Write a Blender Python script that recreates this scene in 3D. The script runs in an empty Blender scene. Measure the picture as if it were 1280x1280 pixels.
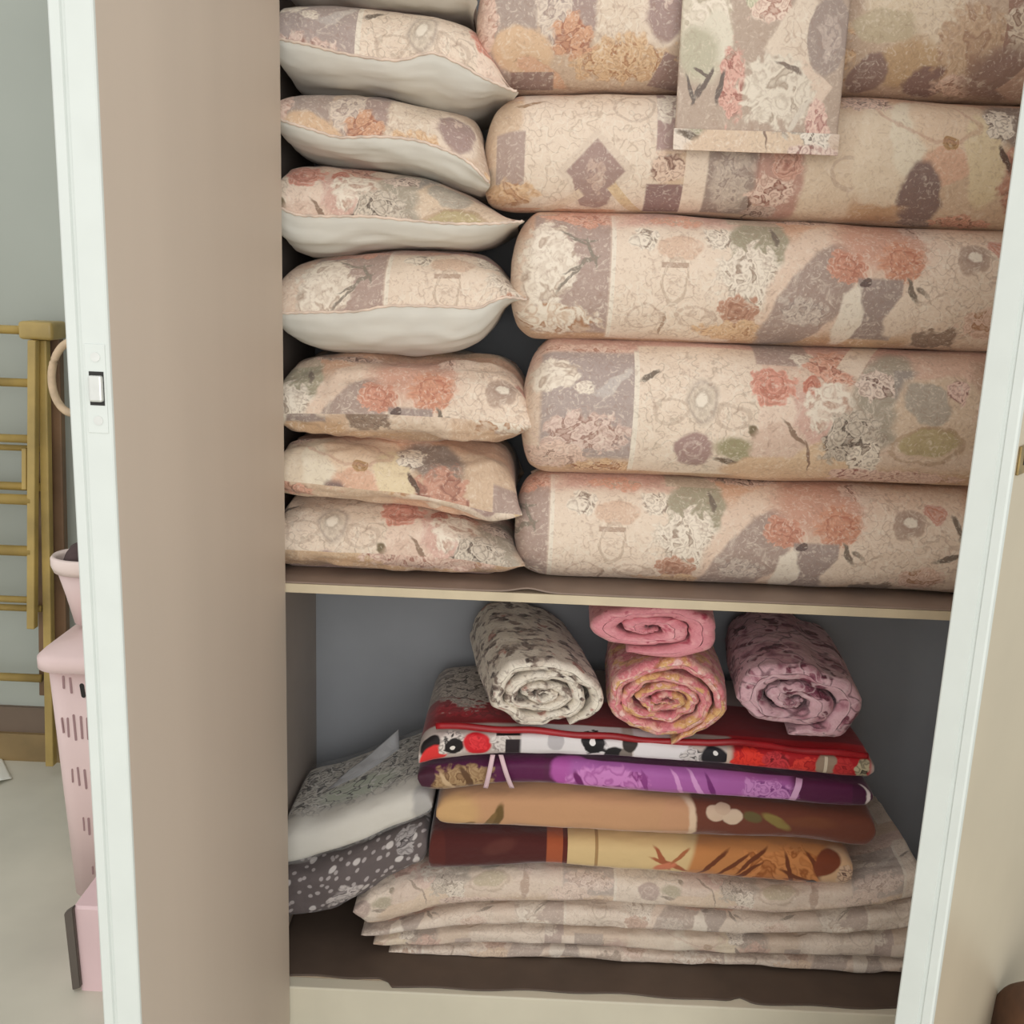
import bpy, bmesh, math, random
import numpy as np
from mathutils import Vector, Matrix

C = bpy.context.scene.collection
random.seed(5)
rng = np.random.default_rng(7)

# ------------------------------------------------------------------ camera
FPX = 1280.0
CAM = np.array([0.0, -1.6, 1.345])
_up = np.array([225.0, 5764.0, 1280.0]); _up /= np.linalg.norm(_up)
_a = (667 - 640) / FPX
_q = np.array([_a, (1280 - 225 * _a) / 5764.0, -1.0]); _q /= np.linalg.norm(_q)
_x = np.cross(_q, _up)
ROT = np.array([_x, _q, _up])            # camera -> world

cam_d = bpy.data.cameras.new('camera'); cam = bpy.data.objects.new('camera', cam_d); C.objects.link(cam)
cam_d.sensor_width = 36; cam_d.lens = 36.0; cam_d.clip_start = 0.01
M = Matrix([[*ROT[0], CAM[0]], [*ROT[1], CAM[1]], [*ROT[2], CAM[2]], [0, 0, 0, 1]])
cam.matrix_world = M
bpy.context.scene.camera = cam

def ray(px, py):
    return ROT @ np.array([(px - 640) / FPX, -(py - 640) / FPX, -1.0])
def at(px, py, Y):
    d = ray(px, py); t = (Y - CAM[1]) / d[1]
    return CAM + d * t
def atz(px, py, Z):
    d = ray(px, py); t = (Z - CAM[2]) / d[2]
    return CAM + d * t
def atx(px, py, X):
    d = ray(px, py); t = (X - CAM[0]) / d[0]
    return CAM + d * t

# ------------------------------------------------------------------ scene helpers
def tag(o, label=None, cat=None, group=None, kind=None):
    if label: o['label'] = label
    if cat: o['category'] = cat
    if group: o['group'] = group
    if kind: o['kind'] = kind
    return o
def empty(name, loc=(0, 0, 0)):
    o = bpy.data.objects.new(name, None); C.objects.link(o); o.location = loc; o.empty_display_size = .05
    return o
def link(name, me, mat, parent=None, smooth=True):
    o = bpy.data.objects.new(name, me); C.objects.link(o)
    if mat is not None and not me.materials: me.materials.append(mat)
    if smooth:
        me.polygons.foreach_set('use_smooth', [True] * len(me.polygons))
    if parent is not None:
        o.parent = parent
        o.matrix_parent_inverse = Matrix.Translation(-Vector(parent.location))
    me.update()
    return o
def bm_obj(name, bm, mat, parent=None, smooth=False):
    bmesh.ops.recalc_face_normals(bm, faces=bm.faces[:])
    me = bpy.data.meshes.new(name); bm.to_mesh(me); bm.free()
    return link(name, me, mat, parent, smooth)
def add_box(bm, x0, x1, y0, y1, z0, z1, bevel=0.0):
    r = bmesh.ops.create_cube(bm, size=1)
    for v in r['verts']:
        v.co = Vector(((x0 + x1) / 2 + v.co.x * (x1 - x0), (y0 + y1) / 2 + v.co.y * (y1 - y0), (z0 + z1) / 2 + v.co.z * (z1 - z0)))
    if bevel > 0:
        es = list({e for v in r['verts'] for e in v.link_edges})
        bmesh.ops.bevel(bm, geom=es, offset=bevel, segments=3, affect='EDGES', profile=.5)
def box(name, x0, x1, y0, y1, z0, z1, mat, parent=None, bevel=0.0, smooth=False):
    bm = bmesh.new(); add_box(bm, x0, x1, y0, y1, z0, z1, bevel)
    return bm_obj(name, bm, mat, parent, smooth)
def add_tube(bm, pts, r, seg=12, closed=False):
    pts = [Vector(p) for p in pts]; n = len(pts); rings = []
    ref = Vector((0.31, 0.17, 0.93)).normalized()
    for i, p in enumerate(pts):
        if closed: t = pts[(i + 1) % n] - pts[i - 1]
        else: t = pts[min(i + 1, n - 1)] - pts[max(i - 1, 0)]
        t.normalize()
        a = t.cross(ref)
        if a.length < 1e-3: a = t.cross(Vector((1, 0, 0)))
        a.normalize(); b = t.cross(a)
        rr = r[i] if isinstance(r, (list, tuple)) else r
        rings.append([bm.verts.new(p + a * rr * math.cos(2 * math.pi * k / seg) + b * rr * math.sin(2 * math.pi * k / seg)) for k in range(seg)])
    m = n if closed else n - 1
    for i in range(m):
        A, B = rings[i], rings[(i + 1) % n]
        for k in range(seg):
            bm.faces.new((A[k], A[(k + 1) % seg], B[(k + 1) % seg], B[k]))
    if not closed:
        bm.faces.new(rings[0][::-1]); bm.faces.new(rings[-1])
def tube(name, pts, r, mat, parent=None, seg=12, closed=False):
    bm = bmesh.new(); add_tube(bm, pts, r, seg, closed)
    return bm_obj(name, bm, mat, parent, True)
def grid_mesh(name, P, UV=None, wrap_v=False):
    """P: (nu, nv, 3) points -> mesh of quads, UV: (nu, nv, 2)"""
    nu, nv, _ = P.shape
    idx = np.arange(nu * nv).reshape(nu, nv)
    a = idx[:-1, :-1].ravel(); b = idx[1:, :-1].ravel(); c = idx[1:, 1:].ravel(); d = idx[:-1, 1:].ravel()
    F = np.stack([a, b, c, d], 1)
    me = bpy.data.meshes.new(name)
    me.from_pydata(P.reshape(-1, 3).tolist(), [], F.tolist())
    if UV is not None:
        uvl = me.uv_layers.new(name='UVMap')
        uvl.data.foreach_set('uv', UV.reshape(-1, 2)[F.ravel()].astype(np.float32).ravel())
    return me

def smooth_interp(xs, ys, x):
    """monotone (pchip) interpolation"""
    xs = np.asarray(xs, float); ys = np.asarray(ys, float); h = np.diff(xs); d = np.diff(ys) / h
    m = np.zeros_like(ys)
    for i in range(1, len(xs) - 1):
        if d[i - 1] * d[i] > 0:
            w1 = 2 * h[i] + h[i - 1]; w2 = h[i] + 2 * h[i - 1]
            m[i] = (w1 + w2) / (w1 / d[i - 1] + w2 / d[i])
    m[0] = d[0]; m[-1] = d[-1]
    k = np.clip(np.searchsorted(xs, x) - 1, 0, len(xs) - 2)
    t = (x - xs[k]) / h[k]
    h00 = 2 * t**3 - 3 * t**2 + 1; h10 = t**3 - 2 * t**2 + t; h01 = -2 * t**3 + 3 * t**2; h11 = t**3 - t**2
    return h00 * ys[k] + h10 * h[k] * m[k] + h01 * ys[k + 1] + h11 * h[k] * m[k + 1]

def vnoise(x, y, seed=0):
    xi = np.floor(x).astype(np.int64); yi = np.floor(y).astype(np.int64)
    fx = x - xi; fy = y - yi
    fx = fx * fx * (3 - 2 * fx); fy = fy * fy * (3 - 2 * fy)
    def hsh(a, b):
        v = np.sin(a * 127.1 + b * 311.7 + seed * 74.7) * 43758.5453
        return v - np.floor(v)
    return (hsh(xi, yi) * (1 - fx) + hsh(xi + 1, yi) * fx) * (1 - fy) + (hsh(xi, yi + 1) * (1 - fx) + hsh(xi + 1, yi + 1) * fx) * fy - .5
def fbm(x, y, seed=0, o=3):
    s = 0
    for i in range(o): s = s + vnoise(x * 2**i, y * 2**i, seed + i * 13) / 2**i
    return s

# ------------------------------------------------------------------ materials
def lin(c):
    return tuple(((v / 255) / 12.92 if v / 255 <= .04045 else ((v / 255 + .055) / 1.055) ** 2.4) for v in c) + (1.0,)

def plain(name, col, rough=.6, noise=0.0, scale=20, bump=0.0, metallic=0, spec=.5, stretch=(1, 1, 1), coat=0):
    m = bpy.data.materials.new(name); m.use_nodes = True; nt = m.node_tree; b = nt.nodes['Principled BSDF']
    b.inputs['Roughness'].default_value = rough; b.inputs['Metallic'].default_value = metallic
    b.inputs['Specular IOR Level'].default_value = spec; b.inputs['Coat Weight'].default_value = coat
    tc = nt.nodes.new('ShaderNodeTexCoord'); mp = nt.nodes.new('ShaderNodeMapping'); mp.inputs['Scale'].default_value = stretch
    nz = nt.nodes.new('ShaderNodeTexNoise'); nz.inputs['Scale'].default_value = scale; nz.inputs['Detail'].default_value = 4
    nt.links.new(tc.outputs['Object'], mp.inputs[0]); nt.links.new(mp.outputs[0], nz.inputs['Vector'])
    cr = nt.nodes.new('ShaderNodeValToRGB')
    c = np.array(col, float)
    cr.color_ramp.elements[0].position = .3; cr.color_ramp.elements[1].position = .7
    cr.color_ramp.elements[0].color = lin(np.clip(c * (1 - noise), 0, 255)); cr.color_ramp.elements[1].color = lin(np.clip(c * (1 + noise), 0, 255))
    nt.links.new(nz.outputs['Fac'], cr.inputs[0]); nt.links.new(cr.outputs[0], b.inputs['Base Color'])
    if bump:
        bp = nt.nodes.new('ShaderNodeBump'); bp.inputs['Strength'].default_value = bump; bp.inputs['Distance'].default_value = .002
        nt.links.new(nz.outputs['Fac'], bp.inputs['Height']); nt.links.new(bp.outputs[0], b.inputs['Normal'])
    return m

class Print:
    """a printed cloth pattern as a node group: motifs laid one over another on the cloth's own UVs (1 unit = about 1.3 mm)"""
    def __init__(s, name, base, distort=7, dscale=.035, wrap=None, vor=(13, 24), fil=19):
        s.nt = nt = bpy.data.node_groups.new(name, 'ShaderNodeTree')
        nt.interface.new_socket(name='Vector', in_out='INPUT', socket_type='NodeSocketVector')
        nt.interface.new_socket(name='Color', in_out='OUTPUT', socket_type='NodeSocketColor')
        gi = nt.nodes.new('NodeGroupInput'); s.go = nt.nodes.new('NodeGroupOutput')
        v = gi.outputs[0]
        if wrap:
            w = s.n('ShaderNodeVectorMath', operation='WRAP'); s.l(v, w.inputs[0])
            w.inputs[1].default_value = (wrap[1], wrap[3], 1); w.inputs[2].default_value = (wrap[0], wrap[2], -1)
            v = w.outputs[0]
        s.raw = v
        nz = s.n('ShaderNodeTexNoise'); nz.inputs['Scale'].default_value = dscale; nz.inputs['Detail'].default_value = 3; s.l(v, nz.inputs['Vector'])
        sb = s.n('ShaderNodeVectorMath', operation='SUBTRACT'); s.l(nz.outputs['Color'], sb.inputs[0]); sb.inputs[1].default_value = (.5, .5, .5)
        sc = s.n('ShaderNodeVectorMath', operation='MULTIPLY_ADD'); s.l(sb.outputs[0], sc.inputs[0]); sc.inputs[1].default_value = (distort * 3, distort * 3, 0); s.l(v, sc.inputs[2])
        s.uv = sc.outputs[0]
        s.noise = nz
        s.vor = []
        for size in vor:
            vo = s.n('ShaderNodeTexVoronoi'); vo.voronoi_dimensions = '2D'; vo.feature = 'F1'; vo.inputs['Scale'].default_value = 1.0 / size; vo.inputs['Randomness'].default_value = .9
            s.l(s.uv, vo.inputs['Vector']); s.vor.append(vo)
        s.streak = []
        for size in vor:
            sn = s.n('ShaderNodeTexNoise'); sn.inputs['Scale'].default_value = .62 / size; sn.inputs['Detail'].default_value = 2.2; sn.inputs['Distortion'].default_value = 1.6
            s.l(s.raw, sn.inputs['Vector'])
            # half streaks, half petal cells
            ad = s.n('ShaderNodeMath', operation='MULTIPLY_ADD'); s.l(s.vor[len(s.streak)].outputs['Distance'], ad.inputs[0]); ad.inputs[1].default_value = .45; s.l(sn.outputs['Fac'], ad.inputs[2])
            s.streak.append(ad.outputs[0])
        s.filmask = None; s.filsize = fil
        rgb = s.n('ShaderNodeRGB'); rgb.outputs[0].default_value = lin(base); s.col = rgb.outputs[0]
    def n(s, t, **k):
        nd = s.nt.nodes.new(t)
        for a, b in k.items(): setattr(nd, a, b)
        return nd
    def l(s, a, b): s.nt.links.new(a, b)
    def local(s, cx, cy, rx, ry, rot=0, raw=False):
        mp = s.n('ShaderNodeMapping', vector_type='TEXTURE')
        mp.inputs['Location'].default_value = (cx, cy, 0); mp.inputs['Rotation'].default_value = (0, 0, math.radians(rot)); mp.inputs['Scale'].default_value = (rx, ry, 1)
        s.l(s.raw if raw else s.uv, mp.inputs[0]); return mp.outputs[0]
    def mix(s, fac, col):
        m = s.n('ShaderNodeMix', data_type='RGBA', clamp_factor=True)
        s.l(fac, m.inputs[0]); s.l(s.col, m.inputs[6])
        if isinstance(col, tuple): m.inputs[7].default_value = lin(col)
        else: s.l(col, m.inputs[7])
        s.col = m.outputs[2]
    def length(s, loc):
        # z of the cloth coordinate is 0, so this is the distance in the ellipse's own units
        le = s.n('ShaderNodeVectorMath', operation='LENGTH'); s.l(loc, le.inputs[0]); return le.outputs['Value']
    def mask(s, val, edge=1.0, soft=.12):
        mr = s.n('ShaderNodeMapRange', interpolation_type='SMOOTHSTEP'); s.l(val, mr.inputs[0])
        mr.inputs[1].default_value = edge - soft; mr.inputs[2].default_value = edge + soft; mr.inputs[3].default_value = 1; mr.inputs[4].default_value = 0
        return mr.outputs[0]
    def mul(s, a, b):
        m = s.n('ShaderNodeMath', operation='MULTIPLY'); s.l(a, m.inputs[0])
        if isinstance(b, (int, float)): m.inputs[1].default_value = b
        else: s.l(b, m.inputs[1])
        return m.outputs[0]
    def ell(s, cx, cy, rx, ry, col, rot=0, soft=.12, a=1.0):
        f = s.mask(s.length(s.local(cx, cy, rx, ry, rot)), 1, soft)
        if a != 1: f = s.mul(f, a)
        s.mix(f, col); return s
    def boxmask(s, cx, cy, hx, hy, rot=0, soft=.06):
        ab = s.n('ShaderNodeVectorMath', operation='ABSOLUTE'); s.l(s.local(cx, cy, hx, hy, rot, soft < .09), ab.inputs[0])
        sp = s.n('ShaderNodeSeparateXYZ'); s.l(ab.outputs[0], sp.inputs[0])
        mx = s.n('ShaderNodeMath', operation='MAXIMUM'); s.l(sp.outputs[0], mx.inputs[0]); s.l(sp.outputs[1], mx.inputs[1])
        return s.mask(mx.outputs[0], 1, soft)
    def box(s, cx, cy, hx, hy, col, rot=0, soft=.06, a=1.0):
        f = s.boxmask(cx, cy, hx, hy, rot, soft)
        if a != 1: f = s.mul(f, a)
        s.mix(f, col); return s
    def ramp(s, val, stops):
        cr = s.n('ShaderNodeValToRGB'); el = cr.color_ramp.elements
        while len(el) < len(stops): el.new(.5)
        for e, (p, c) in zip(el, stops):
            e.position = p; e.color = lin(c[:3])[:3] + ((c[3] if len(c) > 3 else 1.0),)
        s.l(val, cr.inputs[0]); return cr
    def rings(s, cx, cy, rx, ry, stops, rot=0, wob=0.0):
        le = s.length(s.local(cx, cy, rx, ry, rot))
        if wob:
            m = s.n('ShaderNodeMath', operation='MULTIPLY_ADD'); s.l(s.streak[0], m.inputs[0]); m.inputs[1].default_value = wob; m.inputs[2].default_value = 0; s.l(le, m.inputs[2])
            le = m.outputs[0]
        cr = s.ramp(le, stops); s.mix(cr.outputs['Alpha'], cr.outputs['Color']); return s
    def rose(s, cx, cy, r, c, d, ry=None, e=None):
        ry = ry or r * .85; e = e or c
        mid = tuple((x + y) / 2 for x, y in zip(c, d))
        return s.rings(cx, cy, r * 1.5, ry * 1.5, [(.3, d), (.42, mid), (.5, c), (.62, mid), (.68, d), (.75, e), (.86, mid), (.93, e), (1.0, (*e, 0.0))], wob=.5)
    def petals(s, cx, cy, rx, ry, light, dark, big=False, rot=0, soft=.25, a=1.0):
        mid = tuple(x * .6 + y * .4 for x, y in zip(light, dark))
        cr = s.ramp(s.streak[1 if big else 0], [(.50, light), (.60, mid), (.66, light), (.74, light), (.82, dark), (.90, mid)])
        le = s.length(s.local(cx, cy, rx, ry, rot))
        wb = s.n('ShaderNodeMath', operation='MULTIPLY_ADD'); s.l(s.streak[0], wb.inputs[0]); wb.inputs[1].default_value = .9; s.l(le, wb.inputs[2])
        f = s.mask(wb.outputs[0], 1.55, soft * .5)
        if a != 1: f = s.mul(f, a)
        s.mix(f, cr.outputs['Color']); return s
    def ring(s, cx, cy, rx, ry, col, w=.12, rot=0, a=.5):
        return s.rings(cx, cy, rx, ry, [(0, (*col, 0)), (1 - 2 * w - .05, (*col, 0)), (1 - 2 * w, (*col, a)), (.98 - .04, (*col, a)), (.99, (*col, 0))], rot)
    def _fil(s):
        if s.filmask is None:
            out = []
            for k, (off, lev) in enumerate([(0, .5), (91, .53)]):
                nz = s.n('ShaderNodeTexNoise'); nz.inputs['Scale'].default_value = 1.0 / s.filsize; nz.inputs['Detail'].default_value = 1.2
                ad = s.n('ShaderNodeVectorMath', operation='ADD'); s.l(s.raw, ad.inputs[0]); ad.inputs[1].default_value = (off, off * .7, 0)
                s.l(ad.outputs[0], nz.inputs['Vector'])
                sb = s.n('ShaderNodeMath', operation='SUBTRACT'); s.l(nz.outputs['Fac'], sb.inputs[0]); sb.inputs[1].default_value = lev
                ab = s.n('ShaderNodeMath', operation='ABSOLUTE'); s.l(sb.outputs[0], ab.inputs[0])
                out.append(s.mask(ab.outputs[0], .016, .013))
            s.filmask = out
        return s.filmask
    def fil(s, cx, cy, rx, ry, dark=(186, 160, 142), light=(242, 232, 216), a=.45):
        f = s.mask(s.length(s.local(cx, cy, rx, ry)), 1, .15)
        A, B = s._fil()
        s.mix(s.mul(s.mul(f, A), a), dark); s.mix(s.mul(s.mul(f, B), a), light); return s
    def leaf(s, cx, cy, L, w, rot, col=(128, 116, 104)):
        return s.ell(cx, cy, L, w, col, rot, .25)
    def specks(s, a=.35, col=(243, 230, 214), dark=(160, 130, 114)):
        nz = s.n('ShaderNodeTexNoise'); nz.inputs['Scale'].default_value = .055; nz.inputs['Detail'].default_value = 4; nz.inputs['Roughness'].default_value = .62; nz.inputs['Distortion'].default_value = 1.8
        s.l(s.raw, nz.inputs['Vector'])
        # fine brush marks over the whole print
        n2 = s.n('ShaderNodeTexNoise'); n2.inputs['Scale'].default_value = .10; n2.inputs['Detail'].default_value = 3; n2.inputs['Distortion'].default_value = 2.6; s.l(s.raw, n2.inputs['Vector'])
        for lo, hi, cc, aa in ((.56, .66, col, a * 1.1), (.44, .35, dark, a * .75)):
            mr = s.n('ShaderNodeMapRange', interpolation_type='SMOOTHSTEP'); s.l(n2.outputs['Fac'], mr.inputs[0]); mr.inputs[1].default_value = lo; mr.inputs[2].default_value = hi; mr.inputs[4].default_value = aa
            s.mix(mr.outputs[0], cc)
        mr = s.n('ShaderNodeMapRange', interpolation_type='SMOOTHSTEP'); s.l(nz.outputs['Fac'], mr.inputs[0]); mr.inputs[1].default_value = .54; mr.inputs[2].default_value = .72; mr.inputs[4].default_value = a
        s.mix(mr.outputs[0], col)
        mr = s.n('ShaderNodeMapRange', interpolation_type='SMOOTHSTEP'); s.l(nz.outputs['Fac'], mr.inputs[0]); mr.inputs[1].default_value = .44; mr.inputs[2].default_value = .28; mr.inputs[4].default_value = a
        s.mix(mr.outputs[0], dark); return s
    def done(s):
        s.l(s.col, s.go.inputs[0]); return s.nt

def cloth(name, group, loc=(0, 0), scale=(1, 1), rot=0, rough=.75, bump=.35, sat=1.0, val=1.0, sheen=.15, fade=0.0, fadecol=(218, 200, 180)):
    m = bpy.data.materials.new(name); m.use_nodes = True; nt = m.node_tree; b = nt.nodes['Principled BSDF']
    uv = nt.nodes.new('ShaderNodeUVMap'); uv.uv_map = 'UVMap'
    mp = nt.nodes.new('ShaderNodeMapping'); mp.inputs['Location'].default_value = (*loc, 0); mp.inputs['Scale'].default_value = (*scale, 1); mp.inputs['Rotation'].default_value = (0, 0, math.radians(rot))
    g = nt.nodes.new('ShaderNodeGroup'); g.node_tree = group
    nt.links.new(uv.outputs[0], mp.inputs[0]); nt.links.new(mp.outputs[0], g.inputs[0])
    out = g.outputs[0]
    if sat != 1 or val != 1:
        h = nt.nodes.new('ShaderNodeHueSaturation'); h.inputs['Saturation'].default_value = sat; h.inputs['Value'].default_value = val
        nt.links.new(out, h.inputs['Color']); out = h.outputs[0]
    if fade:
        mx = nt.nodes.new('ShaderNodeMix'); mx.data_type = 'RGBA'; mx.inputs[0].default_value = fade; nt.links.new(out, mx.inputs[6]); mx.inputs[7].default_value = lin(fadecol); out = mx.outputs[2]
    nt.links.new(out, b.inputs['Base Color'])
    b.inputs['Roughness'].default_value = rough; b.inputs['Sheen Weight'].default_value = sheen; b.inputs['Specular IOR Level'].default_value = .3
    if bump:
        nz = nt.nodes.new('ShaderNodeTexNoise'); nz.inputs['Scale'].default_value = .035; nz.inputs['Detail'].default_value = 5; nt.links.new(uv.outputs[0], nz.inputs['Vector'])
        bp = nt.nodes.new('ShaderNodeBump'); bp.inputs['Strength'].default_value = bump; bp.inputs['Distance'].default_value = .012
        nt.links.new(nz.outputs['Fac'], bp.inputs['Height']); nt.links.new(bp.outputs[0], b.inputs['Normal'])
    return m

# ------------------------------------------------------------------ the bedding's floral prints
CREAM = (226, 203, 183); LCREAM = (234, 216, 197); MAUVE = (182, 160, 150); DMAUVE = (158, 136, 128)
PEACH = (219, 178, 150); CORAL = (203, 140, 118); PINK = (216, 176, 162); WHITE = (238, 228, 212); GREEN = (172, 164, 142); TAN = (206, 172, 138)
WL, WD = (240, 229, 213), (192, 172, 155)          # white petals
CL, CD = (224, 174, 152), (184, 128, 110)           # coral petals
PL, PD = (232, 204, 188), (194, 154, 138)          # pink petals
TL, TD = (226, 194, 158), (178, 134, 102)          # tan petals

def roll_v(c0, slope, r, x0=640):
    def f(x, y):
        d = max(-.99, min(.99, (y - c0 - slope * (x - x0)) / r))
        return r * math.asin(d)
    return f
def print_A():
    V = roll_v(344, .031, 84); P = Print('floral_print_arches', CREAM, wrap=(630, 1270, -132, 132))
    e = lambda x, y: (x, V(x, y))
    P.box(950, -100, 330, 45, PEACH, soft=.4); P.box(950, 105, 330, 40, TAN, soft=.4)
    P.box(712, -5, 46, 82, MAUVE)
    P.petals(*e(725, 278), 48, 20, CL, CD)
    P.petals(*e(683, 335), 34, 58, WL, WD, True); P.petals(*e(695, 398), 55, 26, WL, TD, True)
    for x, y, L, r in [(716, 306, 22, 28), (734, 318, 20, 70), (722, 334, 24, -28), (708, 350, 20, -48), (730, 306, 12, 10)]: P.leaf(*e(x, y), L, 2.2, r, (148, 138, 126))
    P.box(833, 0, 76, 92, LCREAM, soft=.04); P.box(760, 0, 2.5, 90, WHITE)
    P.box(833, -92, 70, 26, PINK, soft=.4)
    P.petals(*e(838, 284), 34, 12, CL, WD); P.ell(*e(838, 316), 26, 14, (222, 194, 172))
    P.petals(*e(797, 305), 17, 15, WL, (150, 132, 118)); P.petals(*e(884, 305), 20, 17, WL, (150, 132, 118))
    P.ring(*e(832, 352), 15, 30, (182, 160, 140), .12); P.box(*e(832, 335), 16, 3, (190, 166, 148)); P.leaf(*e(824, 405), 2.5, 20, 0, (176, 150, 130))
    P.ring(*e(800, 392), 24, 16, (186, 160, 142), .1); P.ring(*e(862, 394), 26, 16, (186, 160, 142), .1)
    P.fil(833, 40, 74, 50)
    P.ell(*e(932, 308), 34, 40, GREEN, 20); P.leaf(*e(949, 303), 14, 4, 80); P.box(*e(925, 280), 30, 14, (196, 178, 158))
    P.petals(*e(922, 350), 40, 40, WL, (168, 150, 134)); P.rose(*e(910, 386), 24, (200, 158, 136), (164, 120, 100))
    P.petals(*e(990, 278), 52, 14, PL, (120, 90, 78)); P.petals(*e(920, 412), 60, 18, TL, TD)
    P.ell(*e(1004, 352), 52, 92, (232, 208, 188), 30, .08); P.ell(*e(992, 380), 36, 84, (176, 156, 146), 30, .08)
    P.petals(*e(988, 385), 32, 20, (206, 192, 180), (152, 136, 130)); P.ring(*e(985, 392), 24, 12, (205, 190, 178), .14)
    P.ell(*e(1085, 300), 62, 48, (212, 166, 146), 0, .3); P.rose(*e(1032, 334), 24, (214, 160, 138), (184, 124, 104))
    P.petals(*e(1130, 290), 26, 22, PL, (150, 110, 96)); P.rose(*e(1098, 330), 30, (216, 162, 136), (184, 120, 98))
    P.box(*e(1074, 388), 27, 40, (166, 149, 142)); P.ell(*e(1043, 398), 15, 46, WHITE, 6); P.ell(*e(1112, 385), 20, 42, LCREAM, 25)
    P.leaf(*e(1112, 362), 16, 3.5, 60); P.leaf(*e(1126, 366), 12, 3, 45); P.ell(*e(1056, 352), 6, 6, (112, 96, 92))
    P.box(1188, 0, 62, 95, LCREAM, soft=.15, a=.7); P.fil(1180, 0, 66, 88, (172, 148, 132))
    P.rings(*e(1182, 326), 22, 24, [(0, WHITE), (.3, WHITE), (.4, (178, 156, 142)), (.8, (192, 170, 154)), (.92, (192, 170, 154, 0))])
    P.rose(*e(1214, 312), 16, PINK, CORAL); P.petals(*e(1155, 420), 32, 18, (158, 138, 122), (126, 106, 94)); P.petals(*e(1205, 400), 30, 22, PL, TD)
    P.leaf(*e(1242, 330), 18, 4, 70); P.leaf(*e(1232, 368), 18, 3.5, -15)
    P.specks(.36)
    return P.done()
def print_B():
    V = roll_v(503, .03, 84); P = Print('floral_print_peonies', CREAM, wrap=(645, 1255, -132, 132))
    e = lambda x, y: (x, V(x, y))
    P.box(950, -105, 330, 35, PINK, soft=.5); P.box(950, 105, 330, 40, TAN, soft=.4)
    P.petals(*e(720, 436), 70, 16, PL, (184, 132, 112))
    P.box(730, -10, 55, 70, (180, 164, 158)); P.petals(*e(688, 462), 30, 22, WL, WD, True)
    P.leaf(*e(765, 470), 26, 5, -40, (206, 196, 188)); P.leaf(*e(750, 478), 18, 4, -30, (200, 190, 184)); P.petals(*e(725, 478), 14, 8, WL, MAUVE)
    P.petals(*e(728, 530), 54, 28, (226, 202, 190), (160, 124, 112)); P.petals(*e(690, 560), 46, 24, PL, (164, 134, 120)); P.petals(*e(752, 574), 48, 14, TL, (150, 96, 66))
    P.box(860, -5, 72, 92, LCREAM, soft=.04); P.box(786, 0, 3, 85, WHITE)
    P.fil(860, -5, 76, 80, (168, 150, 132)); P.leaf(*e(800, 465), 14, 3, -25)
    P.rings(*e(862, 493), 26, 30, [(0, WHITE), (.25, WHITE), (.35, (196, 182, 166)), (.55, (220, 206, 188)), (.7, (190, 174, 160)), (.85, (224, 208, 190)), (.95, (224, 208, 190, 0))])
    P.ring(*e(825, 505), 22, 18, (190, 170, 152), .12); P.ring(*e(900, 510), 22, 18, (190, 170, 152), .12)
    P.ell(*e(858, 550), 23, 26, (172, 144, 138)); P.ring(*e(858, 548), 12, 12, (208, 186, 176), .15)
    P.leaf(*e(912, 548), 30, 14, 10, (166, 158, 126)); P.leaf(*e(905, 562), 22, 4, 15, (116, 100, 84)); P.leaf(*e(928, 530), 14, 4, 50, (130, 116, 92))
    P.box(*e(958, 436), 32, 28, MAUVE); P.petals(*e(985, 445), 20, 16, WL, WD)
    P.ell(*e(985, 515), 40, 46, (216, 180, 166), 0, .3); P.ell(*e(950, 508), 22, 30, (236, 214, 196), 10)
    P.rose(*e(945, 474), 28, (224, 166, 148), (188, 122, 104)); P.rose(*e(990, 472), 14, (208, 144, 124), (172, 104, 88))
    P.petals(*e(1018, 452), 36, 30, CL, (164, 108, 92)); P.petals(*e(1012, 496), 30, 32, WL, (196, 164, 146), True)
    P.ell(*e(957, 545), 36, 28, (222, 196, 178), 0, .12); P.ell(*e(950, 575), 58, 24, (222, 192, 160)); P.ell(*e(1012, 566), 38, 34, (224, 196, 164), -15)
    P.leaf(*e(992, 556), 24, 2, 75, (150, 122, 104)); P.leaf(*e(972, 528), 20, 2.5, 40, (150, 126, 108))
    P.ell(*e(1078, 485), 38, 64, (176, 166, 150), 12, .2); P.petals(*e(1040, 535), 40, 34, (206, 194, 178), (92, 80, 72)); P.petals(*e(1060, 560), 22, 30, WL, (120, 104, 92))
    P.box(*e(1052, 440), 14, 40, LCREAM, 30); P.petals(*e(1066, 475), 24, 20, (232, 214, 200), (120, 92, 84)); P.leaf(*e(1093, 490), 18, 4, 70)
    P.box(*e(1106, 475), 20, 20, (166, 156, 148)); P.ell(*e(1142, 510), 56, 56, (220, 198, 174), 0, .1); P.ell(*e(1125, 495), 30, 22, (184, 174, 160), 40)
    P.ell(*e(1132, 540), 36, 18, (190, 174, 136)); P.ring(*e(1130, 545), 46, 26, (176, 146, 118), .08)
    P.box(*e(1150, 450), 38, 26, (222, 188, 168), 0, .2); P.petals(*e(1158, 482), 16, 14, (230, 200, 186), (140, 96, 90)); P.petals(*e(1205, 512), 24, 24, PL, (186, 150, 128)); P.ell(*e(1200, 465), 22, 34, (198, 168, 148), 0, .3)
    P.petals(*e(1110, 588), 80, 20, PL, (168, 118, 104)); P.petals(*e(1050, 580), 30, 14, PL, (150, 92, 84)); P.leaf(*e(1205, 560), 8, 32, 0, (176, 140, 118))
    P.specks(.36)
    return P.done()
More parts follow.
